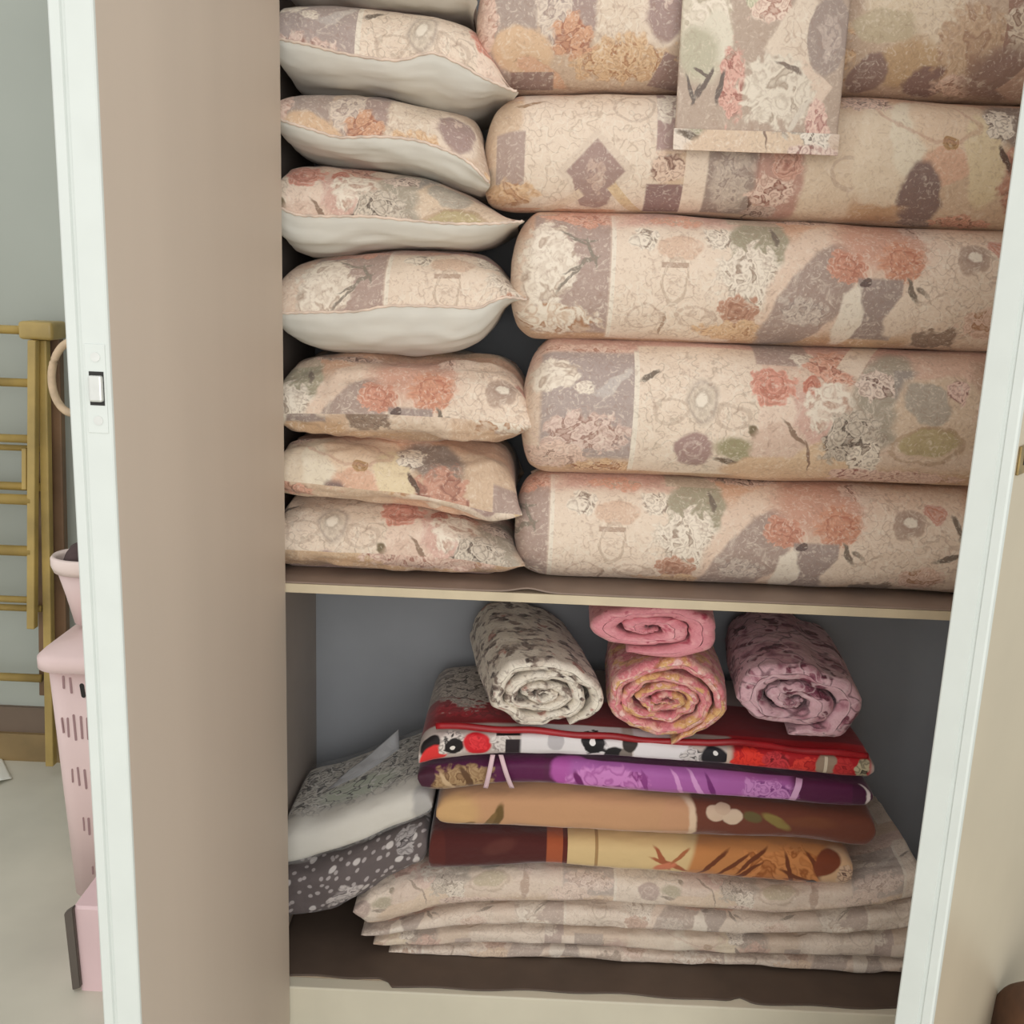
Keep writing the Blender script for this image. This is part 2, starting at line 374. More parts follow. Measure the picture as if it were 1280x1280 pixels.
def print_C():
    V = roll_v(194, .025, 78, 610); P = Print('floral_print_scrolls', (216, 190, 164), wrap=(595, 1290, -122, 122))
    e = lambda x, y: (x, V(x, y))
    P.box(950, -100, 360, 30, PEACH, soft=.5)
    P.petals(*e(690, 140), 50, 10, TL, TD)
    P.box(735, 0, 82, 84, LCREAM, soft=.05); P.fil(735, 0, 88, 88, (178, 156, 136)); P.ring(*e(785, 152), 26, 22, (186, 166, 150), .09); P.leaf(*e(660, 144), 20, 3, -20, (170, 140, 112))
    P.box(*e(640, 210), 17, 34, MAUVE); P.petals(*e(632, 243), 40, 20, TL, TD, True); P.box(*e(700, 268), 70, 12, PEACH)
    P.box(*e(742, 222), 33, 33, (224, 206, 188), 45); P.ell(*e(742, 234), 30, 40, (224, 206, 188), 0, .05); P.box(*e(742, 222), 25, 25, (172, 146, 138), 45); P.ell(*e(742, 236), 25, 34, (172, 146, 138), 0, .05); P.petals(*e(742, 226), 12, 24, (204, 178, 164), (166, 140, 134))
    P.box(*e(700, 258), 34, 6, (226, 206, 184), -38); P.box(*e(784, 258), 34, 6, (222, 196, 160), 50)
    P.box(*e(832, 160), 20, 44, (178, 152, 146)); P.petals(*e(826, 150), 14, 26, WL, MAUVE); P.petals(*e(828, 222), 26, 18, (226, 200, 180), (130, 96, 84)); P.box(*e(830, 255), 26, 22, (150, 122, 118))
    P.box(*e(862, 230), 14, 60, LCREAM); P.box(*e(905, 225), 30, 60, (166, 148, 138)); P.petals(*e(905, 235), 24, 42, (202, 186, 172), (160, 142, 134)); P.leaf(*e(934, 240), 2.5, 60, 4, (108, 84, 74))
    P.ell(*e(965, 235), 34, 58, (196, 156, 142), 0, .2); P.rose(*e(968, 216), 20, (220, 176, 158), (170, 120, 106)); P.petals(*e(955, 245), 26, 22, PL, (140, 90, 78)); P.petals(*e(945, 268), 24, 12, (206, 180, 166), (120, 90, 80))
    P.box(*e(1020, 220), 32, 64, (226, 206, 182), 0, .15); P.ring(*e(1040, 225), 18, 20, (188, 164, 146), .12)
    P.ell(*e(1085, 205), 42, 66, (230, 212, 188), 0, .08); P.ell(*e(1108, 180), 22, 46, (236, 224, 202)); P.ell(*e(1165, 170), 58, 44, (232, 208, 182), 20, .1); P.ell(*e(1198, 205), 22, 54, (232, 214, 180), -8)
    P.ell(*e(1152, 215), 28, 24, (226, 186, 160)); P.rose(*e(1157, 190), 11, (196, 160, 118), (150, 116, 84)); P.ring(*e(1128, 160), 70, 30, (200, 160, 138), .06, 15)
    P.ell(*e(1132, 250), 26, 42, (140, 118, 112), -10); P.petals(*e(1140, 278), 22, 10, MAUVE, (92, 76, 72)); P.box(*e(1085, 270), 30, 16, TAN, 0, .3)
    P.ell(*e(1240, 165), 44, 30, (150, 134, 124), 30, .2); P.petals(*e(1215, 165), 20, 26, WL, (110, 92, 84)); P.petals(*e(1255, 228), 36, 52, (206, 158, 138), (158, 112, 98), True); P.petals(*e(1060, 145), 36, 18, PL, (110, 84, 76))
    P.petals(*e(1195, 275), 40, 14, CL, (150, 110, 92)); P.leaf(*e(1222, 205), 16, 4, 65, (108, 88, 78))
    P.specks(.28)
    return P.done()
def print_D():
    V = roll_v(40, .02, 84, 600); P = Print('floral_print_petals', (208, 184, 162), wrap=(585, 1300, -132, 132))
    e = lambda x, y: (x, V(x, y))
    P.box(640, -20, 32, 110, (178, 160, 150)); P.petals(*e(612, 30), 14, 50, PL, PD)
    P.petals(*e(695, 40), 26, 46, (226, 210, 194), (170, 150, 142)); P.box(*e(728, 10), 16, 50, (174, 152, 144))
    P.ell(*e(655, 78), 40, 26, (222, 190, 158), 10); P.ell(*e(680, 100), 36, 14, PEACH, 35); P.box(*e(668, 108), 26, 16, (158, 132, 124))
    P.box(*e(775, 20), 34, 60, (226, 208, 188), 0, .1); P.fil(775, -20, 40, 60); P.petals(*e(775, 90), 62, 30, TL, (176, 128, 96)); P.petals(*e(715, 65), 26, 26, (216, 170, 140), (166, 112, 90))
    P.ell(*e(822, 42), 28, 36, (230, 212, 194)); P.ell(*e(822, 42), 22, 29, (172, 148, 142)); P.petals(*e(822, 30), 8, 10, (210, 186, 174), (172, 148, 142)); P.box(*e(838, 105), 22, 24, (166, 138, 130), 20)
    P.box(955, -20, 100, 120, (196, 172, 152), 0, .2); P.petals(955, 40, 100, 50, TL, TD, True)
    P.ell(*e(1100, 25), 48, 46, (228, 210, 184), 0, .2); P.ell(*e(1085, 55), 44, 16, (206, 190, 162)); P.ell(*e(1145, 30), 30, 50, (232, 214, 190), 10, .2); P.ell(*e(1120, 95), 40, 30, (206, 176, 142), 0, .2); P.ell(*e(1072, 105), 22, 30, (158, 132, 124), 20)
    P.ell(*e(1148, 112), 28, 24, (150, 122, 116)); P.petals(*e(1188, 75), 44, 46, (216, 188, 160), (182, 148, 126), True); P.petals(*e(1195, 115), 40, 20, PL, (166, 126, 110))
    P.box(*e(1232, 20), 9, 60, (172, 138, 122)); P.petals(*e(1240, 55), 18, 26, (232, 216, 196), (150, 120, 104)); P.ell(*e(1268, 30), 22, 44, (214, 180, 140), 0, .2); P.ell(*e(1235, 105), 46, 36, (156, 128, 118), 0, .3); P.box(*e(1270, 100), 18, 40, (198, 164, 146), 35)
    P.specks(.36)
    return P.done()
def print_E():
    P = Print('floral_print_cover', (190, 171, 156), distort=5)
    P.ell(875, 60, 34, 60, (214, 204, 184), 0, .15); P.petals(880, 40, 30, 34, WL, (190, 178, 156), True); P.ell(893, 66, 18, 28, (228, 220, 202)); P.ell(868, 85, 26, 30, (196, 190, 168), 0, .3)
    P.petals(958, 30, 34, 22, (238, 216, 200), (176, 132, 118)); P.petals(930, 20, 12, 16, (214, 210, 184), (160, 156, 130)); P.petals(1000, 5, 26, 16, (232, 200, 186), (180, 130, 116))
    P.box(1000, 62, 30, 42, (230, 214, 196), 35, .1); P.box(1012, 112, 26, 14, (228, 208, 190), 38); P.fil(995, 60, 20, 30)
    P.ell(1034, 62, 26, 44, (172, 156, 148), 8, .06); P.petals(1036, 64, 14, 26, (200, 184, 174), (168, 152, 146))
    P.petals(912, 118, 18, 42, (226, 182, 168), (162, 108, 98)); P.petals(970, 125, 52, 40, (232, 222, 206), (180, 164, 148), True)
    P.leaf(858, 124, 16, 2.5, 70, (120, 110, 104)); P.leaf(866, 130, 12, 2.5, -60, (120, 110, 104)); P.leaf(878, 118, 18, 3, -58, (120, 108, 102)); P.leaf(874, 108, 10, 2, 30, (126, 114, 106)); P.leaf(898, 122, 18, 3.5, 104, (120, 108, 102))
    P.leaf(998, 150, 26, 4, -50, (222, 212, 198)); P.leaf(985, 98, 18, 3, 20, (140, 126, 116)); P.petals(1022, 160, 14, 30, (236, 206, 192), (180, 130, 124)); P.rose(1000, 182, 12, (226, 194, 178), (190, 150, 140))
    P.specks(.25)
    return P.done()
PA, PB, PC, PD_, PE = print_A(), print_B(), print_C(), print_D(), print_E()

def print_red():
    P = Print('red_floral_print', (196, 184, 178), distort=3)
    P.box(800, -90, 400, 52, (136, 24, 34)); P.petals(600, -84, 70, 34, (172, 36, 48), (120, 18, 30))
    P.box(600, -250, 200, 130, (150, 140, 134)); P.petals(590, -190, 70, 110, (196, 186, 176), (46, 38, 36)); P.box(800, -330, 500, 30, (120, 20, 52))
    P.ell(538, -8, 12, 12, (28, 22, 24)); P.ell(543, 8, 16, 14, (226, 54, 54)); P.petals(566, -4, 18, 20, (226, 218, 212), (22, 18, 20)); P.ell(568, 0, 12, 12, (24, 18, 20)); P.ell(566, 2, 3.5, 3.5, (236, 230, 224))
    P.ell(597, -2, 17, 17, (208, 30, 42)); P.petals(597, -2, 12, 11, (228, 54, 62), (172, 16, 28)); P.petals(628, 0, 16, 20, (222, 214, 210), (140, 128, 126)); P.box(642, 6, 10, 14, (40, 30, 36)); P.box(640, -18, 20, 5, (34, 28, 30))
    P.box(714, -9, 63, 29, (226, 222, 224), 0, .04); P.ell(694, -6, 10, 14, (188, 184, 188)); P.petals(741, -8, 16, 21, (40, 36, 40), (12, 10, 14)); P.ell(741, -8, 12, 16, (20, 18, 22)); P.ell(740, -8, 4, 5, (240, 238, 238)); P.ell(768, 9, 13, 12, (22, 20, 24)); P.ell(782, 8, 8, 12, (126, 116, 110))
    P.box(825, -9, 34, 29, (226, 222, 226), 0, .06); P.ell(786, -8, 10, 12, (50, 42, 40)); P.petals(868, 6, 20, 16, (212, 206, 206), (24, 20, 26)); P.ell(892, 2, 17, 16, (28, 26, 34)); P.ell(893, -4, 3.5, 3.5, (232, 230, 230)); P.box(912, 2, 5, 20, (206, 186, 172))
    P.box(1000, -4, 86, 38, (176, 24, 34), 0, .05); P.petals(935, 4, 22, 20, (232, 58, 44), (190, 20, 26)); P.petals(970, 2, 18, 18, (206, 58, 66), (110, 10, 22)); P.petals(1005, 6, 22, 14, (226, 66, 56), (160, 16, 26)); P.ell(1031, 0, 13, 17, (158, 138, 120)); P.box(1030, 2, 2, 14, (214, 200, 180)); P.petals(1052, 2, 12, 14, (196, 52, 54), (130, 20, 28)); P.petals(1076, 2, 9, 15, (190, 180, 150), (24, 20, 20))
    return P.done()
def print_purple():
    P = Print('purple_floral_print', (84, 20, 66), distort=4)
    P.petals(575, 6, 48, 26, (172, 142, 104), (112, 78, 50)); P.leaf(585, 4, 22, 4, 70, (96, 66, 40)); P.leaf(560, 8, 22, 3, 60, (200, 172, 136))
    P.ell(532, -4, 12, 18, (66, 20, 44)); P.box(800, -60, 400, 36, (74, 18, 60)); P.box(650, 0, 30, 30, (88, 16, 70))
    P.ell(715, -4, 28, 26, (176, 84, 164), 20); P.box(850, 2, 138, 26, (172, 96, 170), 0, .05); P.petals(760, 4, 50, 24, (206, 132, 198), (132, 44, 122), True); P.petals(960, 4, 36, 20, (204, 140, 202), (120, 44, 124))
    P.leaf(725, 8, 4, 18, -30, (112, 26, 100)); P.leaf(870, 0, 3, 24, -30, (216, 156, 212)); P.leaf(845, 2, 3, 22, -25, (214, 150, 208)); P.leaf(888, 4, 3, 20, -20, (118, 40, 116)); P.leaf(805, 4, 3, 18, -14, (140, 58, 134))
    P.box(992, 2, 4, 24, (222, 176, 216), 14); P.ell(1078, 2, 8, 22, (226, 216, 216), -14); P.ell(1072, 0, 9, 22, (70, 16, 56), -14)
    return P.done()
def print_tan():
    P = Print('tan_and_brown_print', (112, 60, 44), distort=3)
    P.box(690, 0, 172, 130, (198, 152, 114), 0, .02); P.ell(852, 4, 18, 40, (224, 196, 168)); P.ell(843, 6, 18, 44, (200, 152, 116))
    P.ell(570, 4, 28, 30, (206, 166, 116), 0, .4); P.leaf(622, 10, 6, 22, 16, (108, 84, 44)); P.leaf(612, 16, 4, 16, 30, (128, 100, 58)); P.leaf(584, 22, 12, 5, -25, (140, 108, 62))
    P.ell(893, -12, 12, 11, (214, 188, 164)); P.ell(914, -8, 12, 11, (218, 194, 170)); P.ell(902, -20, 9, 8, (208, 180, 156)); P.leaf(938, -8, 12, 8, 20, (104, 92, 56)); P.leaf(968, -4, 20, 7, 30, (142, 124, 68)); P.ell(1010, -6, 30, 8, (122, 70, 46), 0, .4)
    return P.done()
def print_amber():
    P = Print('brown_and_amber_print', (78, 28, 26), distort=3)
    P.ell(625, -10, 20, 10, (92, 44, 38), -20, .4); P.ell(545, 0, 12, 40, (88, 34, 28))
    P.box(880, 0, 180, 130, (216, 188, 138), 0, .01); P.box(694, 0, 11, 130, (166, 84, 50), 0, .08); P.box(706, 0, 3, 130, (92, 30, 22)); P.box(745, 0, 2, 130, (166, 132, 88))
    P.leaf(836, 6, 26, 3, 20, (168, 96, 62)); P.leaf(826, -2, 20, 3, 60, (164, 92, 60)); P.leaf(830, 10, 14, 5, -20, (204, 124, 92)); P.leaf(848, -6, 16, 3, -45, (170, 104, 66))
    P.box(965, 0, 100, 130, (196, 132, 78), 14, .04); P.petals(990, 6, 70, 36, (206, 138, 82), (154, 88, 42), True)
    for x, y, r in [(890, 0, -48), (915, 2, -42), (938, -6, -50), (930, 14, -40), (985, 4, 76), (1018, -2, 60), (1000, 14, 20)]: P.leaf(x, y, 28, 3, r, (112, 58, 30))
    P.ell(1046, 0, 22, 40, (216, 178, 140), 0, .2); P.ell(1030, -12, 14, 22, (126, 62, 36), 30); P.petals(1054, 4, 10, 16, (216, 186, 158), (66, 28, 30)); P.ell(1016, 22, 7, 7, (58, 26, 22))
    return P.done()
PRED, PPUR, PTAN, PAMB = print_red(), print_purple(), print_tan(), print_amber()

def simple_print(name, base, layers, distort=6, vor=(15, 28), specks=None, fil=None, wrap=None, filsize=26):
    """all-over print: voronoi petals masked by noise"""
    P = Print(name, base, distort=distort, vor=vor, fil=filsize)
    for (big, light, dark, lo, hi, sc, off) in layers:
        nz = P.n('ShaderNodeTexNoise'); nz.inputs['Scale'].default_value = sc; nz.inputs['Detail'].default_value = 2
        ad = P.n('ShaderNodeVectorMath', operation='ADD'); P.l(P.raw, ad.inputs[0]); ad.inputs[1].default_value = (off, off * 1.7, 0); P.l(ad.outputs[0], nz.inputs['Vector'])
        mr = P.n('ShaderNodeMapRange', interpolation_type='SMOOTHSTEP'); P.l(nz.outputs['Fac'], mr.inputs[0]); mr.inputs[1].default_value = lo; mr.inputs[2].default_value = hi
        mid = tuple(a * .5 + b * .5 for a, b in zip(light, dark))
        cr = P.ramp(P.vor[1 if big else 0].outputs['Distance'], [(0, light), (.4, light), (.6, mid), (.8, dark)])
        P.mix(mr.outputs[0], cr.outputs['Color'])
    if fil:
        A, B = P._fil(); P.mix(P.mul(A, fil[2]), fil[0]); P.mix(P.mul(B, fil[2]), fil[1])
    if specks: P.specks(*specks)
    return P.done()
PWHITE = simple_print('grey_sprig_print', (236, 228, 214), [(False, (214, 202, 188), (104, 90, 84), .5, .6, .03, 5), (False, (196, 150, 136), (140, 92, 84), .62, .68, .03, 60), (False, (140, 124, 114), (58, 48, 46), .54, .62, .045, 33)], specks=(.4, (232, 222, 206), (120, 104, 96)))
PPINK = simple_print('pink_print', (226, 150, 160), [(False, (236, 170, 176), (176, 70, 92), .5, .6, .03, 5)], specks=(.25, (240, 186, 190), (160, 60, 80)))
PPEACH = simple_print('pink_and_gold_print', (224, 138, 146), [(False, (236, 184, 170), (186, 86, 92), .46, .56, .04, 5), (False, (224, 180, 122), (176, 116, 84), .52, .6, .028, 77), (False, (244, 206, 200), (206, 120, 124), .6, .66, .06, 40)], specks=(.4, (246, 214, 206), (164, 70, 84)))
PMAUVE = simple_print('mauve_print', (218, 178, 188), [(True, (200, 150, 162), (130, 70, 90), .5, .58, .02, 9), (False, (120, 60, 78), (66, 22, 38), .57, .63, .03, 50)], specks=(.2, (226, 196, 200), (140, 84, 100)), fil=((70, 24, 42), (230, 200, 206), .65), filsize=46)
PSTAR = simple_print('starry_grey_print', (92, 84, 84), [(False, (172, 164, 164), (92, 84, 84), .6, .66, .06, 5), (False, (196, 188, 186), (84, 76, 76), .56, .6, .025, 66)], vor=(13, 28))
def print_dots():
    P = Print('grey_star_print', (104, 95, 95), distort=3, vor=(14, 36))
    m = P.mask(P.vor[0].outputs['Distance'], .19, .05); P.mix(m, (176, 168, 168))
    m2 = P.mask(P.vor[1].outputs['Distance'], .13, .03); P.mix(m2, (206, 200, 198))
    P.petals(430, 20, 22, 18, (200, 192, 190), (90, 82, 84)); P.petals(445, 60, 26, 16, (156, 140, 142), (84, 74, 76)); P.petals(508, -20, 14, 24, (176, 170, 170), (60, 54, 56))
    return P.done()
PDOT = print_dots()
def print_leafy():
    P = Print('black_sprig_print', (222, 218, 208), distort=5, vor=(16, 30), fil=24)
    P.box(450, -116, 220, 66, (206, 202, 194), 0, .06)
    P.petals(450, -126, 260, 80, (222, 218, 208), (48, 44, 44)); P.ell(440, -85, 50, 28, (204, 212, 192), 0, .3)
    P.fil(450, -136, 230, 84, (40, 38, 38), (240, 238, 232), .95)
    P.ell(540, 0, 22, 60, (176, 172, 168), 0, .2)
    return P.done()
PLEAF = print_leafy()

m_inner = plain('beige_door_face', (204, 191, 176), .55, .015, 6, stretch=(1, 1, .1))
m_outer = plain('glossy_beige_door_face', (192, 180, 158), .32, .02, 5)
m_white = plain('white_edge', (208, 214, 210), .4, .01)
m_steel = plain('latch_metal', (216, 218, 214), .35, .03, 60, metallic=.6)
m_dark = plain('dark_slot', (34, 32, 30), .7)
m_brass = plain('brass', (150, 128, 84), .4, .1, 60, metallic=.7)
m_carc = plain('beige_carcass_board', (196, 178, 156), .6, .02, 8)
m_side = plain('grey_beige_side_board', (160, 150, 142), .6, .02, 8)
m_back = plain('grey_back_panel', (150, 154, 160), .7, .04, 4)
m_lip = plain('cream_shelf_edge', (206, 192, 164), .5, .04, 14)
m_rail = plain('cream_rail', (216, 211, 192), .45, .03, 5)
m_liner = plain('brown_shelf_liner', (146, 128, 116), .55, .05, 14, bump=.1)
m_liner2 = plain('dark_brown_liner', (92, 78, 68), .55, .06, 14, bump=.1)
m_wall = plain('grey_green_wall', (170, 176, 168), .8, .03, 2)
m_floor = plain('pale_tile_floor', (200, 198, 184), .35, .05, 3)
m_base = plain('tan_baseboard', (140, 118, 80), .5, .08, 8)
m_baseup = plain('brown_baseboard', (112, 96, 82), .6, .06, 5)
m_gold = plain('golden_lacquer', (172, 148, 86), .38, .12, 9, spec=.6)
m_golddk = plain('brown_lacquer', (112, 86, 62), .45, .15, 7)
m_cane = plain('pale_cane', (204, 180, 150), .6, .1, 30)
m_pinkp = plain('pink_plastic', (226, 202, 200), .42, .015, 8)
m_pinkrim = plain('pale_pink_plastic', (236, 218, 212), .4, .015, 8)
m_pinkbox = plain('pink_box_plastic', (230, 202, 206), .45, .02, 8)
m_grey = plain('dark_grey_plastic', (92, 84, 78), .5, .03, 10)
m_darkcl = plain('dark_brown_cloth', (76, 60, 60), .85, .1, 30, bump=.5)
m_pillow = plain('white_cotton', (224, 222, 214), .85, .02, 14, bump=.15)
m_seam = plain('pale_piping', (226, 206, 190), .8, .08, 60)
m_strap = plain('pale_pink_tape', (226, 196, 204), .6, .03, 30)
m_redtrim = plain('red_satin_binding', (158, 24, 34), .4, .1, 20)
m_paper = plain('white_paper', (240, 242, 234), .6, .02, 10)
m_rust = plain('red_brown_cloth', (92, 64, 46), .85, .15, 20, bump=.4)
m_rust_ed = plain('rose_brown_cloth', (168, 124, 104), .8, .1, 20)
def plastic(name, tint, fac):
    m = bpy.data.materials.new(name); m.use_nodes = True; nt = m.node_tree; nt.nodes.clear()
    o = nt.nodes.new('ShaderNodeOutputMaterial'); t = nt.nodes.new('ShaderNodeBsdfTransparent'); g = nt.nodes.new('ShaderNodeBsdfPrincipled'); mx = nt.nodes.new('ShaderNodeMixShader')
    g.inputs['Base Color'].default_value = lin(tint); g.inputs['Roughness'].default_value = .18
    nz = nt.nodes.new('ShaderNodeTexNoise'); nz.inputs['Scale'].default_value = 22; nz.inputs['Distortion'].default_value = 1.5
    tc = nt.nodes.new('ShaderNodeTexCoord'); nt.links.new(tc.outputs['Object'], nz.inputs['Vector'])
    bp = nt.nodes.new('ShaderNodeBump'); bp.inputs['Strength'].default_value = .6; bp.inputs['Distance'].default_value = .01; nt.links.new(nz.outputs['Fac'], bp.inputs['Height']); nt.links.new(bp.outputs[0], g.inputs['Normal'])
    mx.inputs[0].default_value = fac; nt.links.new(t.outputs[0], mx.inputs[1]); nt.links.new(g.outputs[0], mx.inputs[2]); nt.links.new(mx.outputs[0], o.inputs[0])
    return m
m_plastic = plastic('clear_plastic', (224, 226, 228), .16)

# ------------------------------------------------------------------ soft goods
def stretch_left(prof, x0=384, a=359, b=346):
    return [((x0 - (x0 - p[0]) * (x0 - b) / (x0 - a)) if p[0] < x0 else p[0],) + tuple(p[1:]) for p in prof]
def cushion_grid(prof, yp, yf, yb, n=3.0, nu=90, nv=72, wr=.004, wf=14, seed=0, pinch=.0, taper=False, cap=False, corner=0.0, ridge=None, sag=0.0, zmin=None):
    """A soft body whose front silhouette runs through prof = [(x, top, seam, bottom)...] seen in the plane Y = yp, reaching from yf to yb."""
    xs = [p[0] for p in prof]
    t = np.linspace(0, 1, nu); t = t - .07 * np.sin(2 * np.pi * t)        # denser towards the ends
    px = xs[0] + (xs[-1] - xs[0]) * t
    top = smooth_interp(xs, [p[1] for p in prof], px); sm = smooth_interp(xs, [p[2] for p in prof], px); bot = smooth_interp(xs, [p[3] for p in prof], px)
    T = np.array([at(a, b, yp) for a, b in zip(px, top)]); S = np.array([at(a, b, yp) for a, b in zip(px, sm)]); B = np.array([at(a, b, yp) for a, b in zip(px, bot)])
    X = S[:, 0]; zs = S[:, 2]; ht = np.maximum(T[:, 2] - zs, 0.0004); hb = np.maximum(zs - B[:, 2], 0.0004)
    if cap:
        X = np.concatenate([[X[0]], X, [X[-1]]]); zs = np.concatenate([[zs[0]], zs, [zs[-1]]]); px = np.concatenate([[px[0]], px, [px[-1]]])
        ht = np.concatenate([[.0003], ht, [.0003]]); hb = np.concatenate([[.0003], hb, [.0003]])
    nu = len(X)
    ph = np.linspace(0, 2 * np.pi, nv)
    # denser around the visible front
    ph = ph + .25 * np.sin(ph) * -1
    c, s_ = np.cos(ph), np.sin(ph)
    cy = np.sign(c) * np.abs(c) ** (2 / n); sz = np.sign(s_) * np.abs(s_) ** (2 / n)
    yc = (yf + yb) / 2; a = (yb - yf) / 2
    hmax = (ht + hb).max()
    ascale = np.ones(nu)
    if taper: ascale = np.clip((ht + hb) / hmax, 0, 1) ** .8
    Y = yc - a * ascale[:, None] * cy[None, :]
    Z = zs[:, None] + np.where(sz[None, :] > 0, ht[:, None] * sz[None, :], hb[:, None] * sz[None, :])
    XX = np.repeat(X[:, None], nv, 1)
    u = (XX - X[0]) / (X[-1] - X[0]) * 2 - 1
    if corner:
        XX = XX - np.sign(u) * corner * (1 - np.abs(cy[None, :]) ** 4) * np.abs(u) ** 6
    # arc length along the section, in print units
    dy = np.diff(Y, axis=1); dz = np.diff(Z, axis=1); seg = np.sqrt(dy**2 + dz**2)
    arc = np.concatenate([np.zeros((nu, 1)), np.cumsum(seg, 1)], 1)
    per = arc[:, -1:]
    k = FPX / (yp - CAM[1])
    v = np.where(arc < per / 2, -arc, per - arc) * k
    UV = np.stack([np.repeat(px[:, None], nv, 1), v], 2)
    half = nv // 2
    # wrinkles, pushed along the section's outward direction
    ny = -np.sign(cy) * np.abs(cy) ** (n - 1); nz = np.sign(sz) * np.abs(sz) ** (n - 1)
    L = np.sqrt((ny / a) ** 2 + (nz / np.maximum(hmax / 2, .01)) ** 2) + 1e-9; ny = ny / a / L; nz = nz / (hmax / 2) / L
    size = np.clip((ht + hb) / hmax, 0, 1)[:, None]
    w = wr * size * fbm(XX * wf + seed * 3.1, np.cos(ph)[None, :] * 2.2 * a * wf + np.sin(ph)[None, :] * .1 * wf + seed, seed)
    if wr: w = w + wr * .7 * size * np.abs(fbm(XX * wf * .5 + Z * wf * 1.3, Z * wf * 2 + Y * wf, seed + 40, 2))
    Y = Y + ny[None, :] * w; Z = Z + nz[None, :] * w
    if pinch:
        Y = Y - pinch * np.exp(-(np.minimum(ph, 2 * np.pi - ph) / .16) ** 2)[None, :]
    if sag:
        Z = Z - sag * ((Y - yf) / (yb - yf)) * 1.0
    if zmin is not None: Z = np.maximum(Z, zmin)
    return np.stack([XX, Y, Z], 2), UV, ph

def cushion(name, mat, parent=None, part='upper', **k):
    P, UV, ph = cushion_grid(**k)
    return link(name, grid_mesh(name, P, UV), mat, parent)
def cushion2(name_a, mat_a, name_b, mat_b, parent, **k):
    """upper and lower face as two meshes meeting at the seam"""
    P, UV, ph = cushion_grid(**k)
    h = int(np.argmin(np.abs(ph - np.pi)))
    # the print runs over the seam a little: keep the seam itself on the upper face
    a = link(name_a, grid_mesh(name_a, P[:, :h + 1], UV[:, :h + 1]), mat_a, parent)
    b = link(name_b, grid_mesh(name_b, P[:, h:], UV[:, h:]), mat_b, parent)
    return a, b, P, ph

# ------------------------------------------------------------------ wardrobe
ZSH = at(640, 739, 0)[2]; ZSHB = ZSH - .018; ZB = at(640, 1245, 0)[2]
XH = at(358.5, 760, 0)[0]; XL = XH - .046; XHR = .876; XR = .945; YB = .45; ZTOP = 2.12
w = empty('wardrobe', ((XL + XR) / 2, .2, 0))
tag(w, 'wide beige wardrobe with white edged doors standing open, filled with bedding', 'wardrobe')
box('side_panel', XL - .02, XL, 0.0, YB, 0, ZTOP, m_side, w)
box('side_panel', XR, XR + .02, 0.0, YB, 0, ZTOP, m_side, w)
box('back_panel', XL - .02, XR + .02, YB, YB + .012, 0, ZTOP, m_back, w)
sh = box('shelf', XL, XR, .004, YB, ZSHB, ZSH - .003, m_carc, w)
box('shelf_edge', XL, XR, 0.0, .004, ZSHB, ZSH - .003, m_lip, sh)
box('top_panel', XL - .02, XR + .02, 0, YB + .012, ZTOP, ZTOP + .02, m_carc, w)
box('bottom_panel', XL, XR, .03, YB, ZB - .018, ZB - .003, m_carc, w)
bm = bmesh.new(); add_box(bm, XL, XR, 0.0, .03, .0, ZB - .003, .003); bm_obj('front_rail', bm, m_rail, w)

TD_ = .042
def make_door(hinge, free, outn, zb, zt, face_in, face_out):
    """hinge / free: inner face corners in plan; outn: outer normal"""
    h = Vector((*hinge, 0)); f = Vector((*free, 0)); d = (f - h).normalized(); n = Vector((*outn, 0))
    W = (f - h).length
    E = .012
    root = empty('door', (h.x, h.y, 0)); root.parent = w; root.matrix_parent_inverse = Matrix.Translation(-Vector(w.location))
    def slab(name, s0, s1, t0, t1, mat, par, z0=zb, z1=zt, bev=0):
        bm = bmesh.new(); add_box(bm, s0, s1, t0, t1, z0, z1, bev)
        for v in bm.verts:
            s, t, z = v.co; q = h + d * s + n * t; v.co = Vector((q.x, q.y, z))
        return bm_obj(name, bm, mat, par)
    slab('inner_face', 0, W - .004, 0, .004, face_in, root)
    slab('outer_face', 0, W - E, TD_ - .004, TD_, face_out, root)
    slab('core', 0.001, W - E, .004, TD_ - .004, m_white, root)
    # white edge moulding: broad band, groove, narrow band
    prof = [(W - .004, 0.0), (W - .0012, 0.0005), (W, .002), (W, .0255), (W - .003, .027), (W - .003, .0295), (W - .0008, .031), (W - .0008, TD_ - .002), (W - .003, TD_), (W - E, TD_), (W - E, .004), (W - .004, .004)]
    bm = bmesh.new(); vs = [[], []]
    for k, z in enumerate((zb, zt)):
        for s, t in prof:
            q = h + d * s + n * t; vs[k].append(bm.verts.new((q.x, q.y, z)))
    m = len(prof)
    for i in range(m): bm.faces.new((vs[0][i], vs[0][(i + 1) % m], vs[1][(i + 1) % m], vs[1][i]))
    bm.faces.new(vs[0][::-1]); bm.faces.new(vs[1])
    edge = bm_obj('edge_strip', bm, m_white, root); edge['label'] = 'white grooved edge'
    def pt(s, t, z):
        q = h + d * s + n * t; return Vector((q.x, q.y, z))
    return root, slab, W, pt
def solve_free(hx, hy, px, W):
    best = None
    for Y in np.linspace(-.68, -.2, 2400):
        p = at(px, 640, Y); e = abs(math.hypot(p[0] - hx, p[1] - hy) - W)
        if best is None or e < best[0]: best = (e, p[0], p[1])
    return best[1], best[2]
WD_ = .632
HL = (XH - .001, -.004); FL = solve_free(*HL, 146, WD_)
HRt = (XHR, -.004); FR = solve_free(*HRt, 1205, WD_)
def outn(h, f, s):
    d = np.array([f[0] - h[0], f[1] - h[1]]); d /= np.linalg.norm(d); return (s * d[1], -s * d[0])
ld, lslab, lW, lpt = make_door(HL, FL, outn(HL, FL, 1), .03, 2.1, m_inner, m_outer)
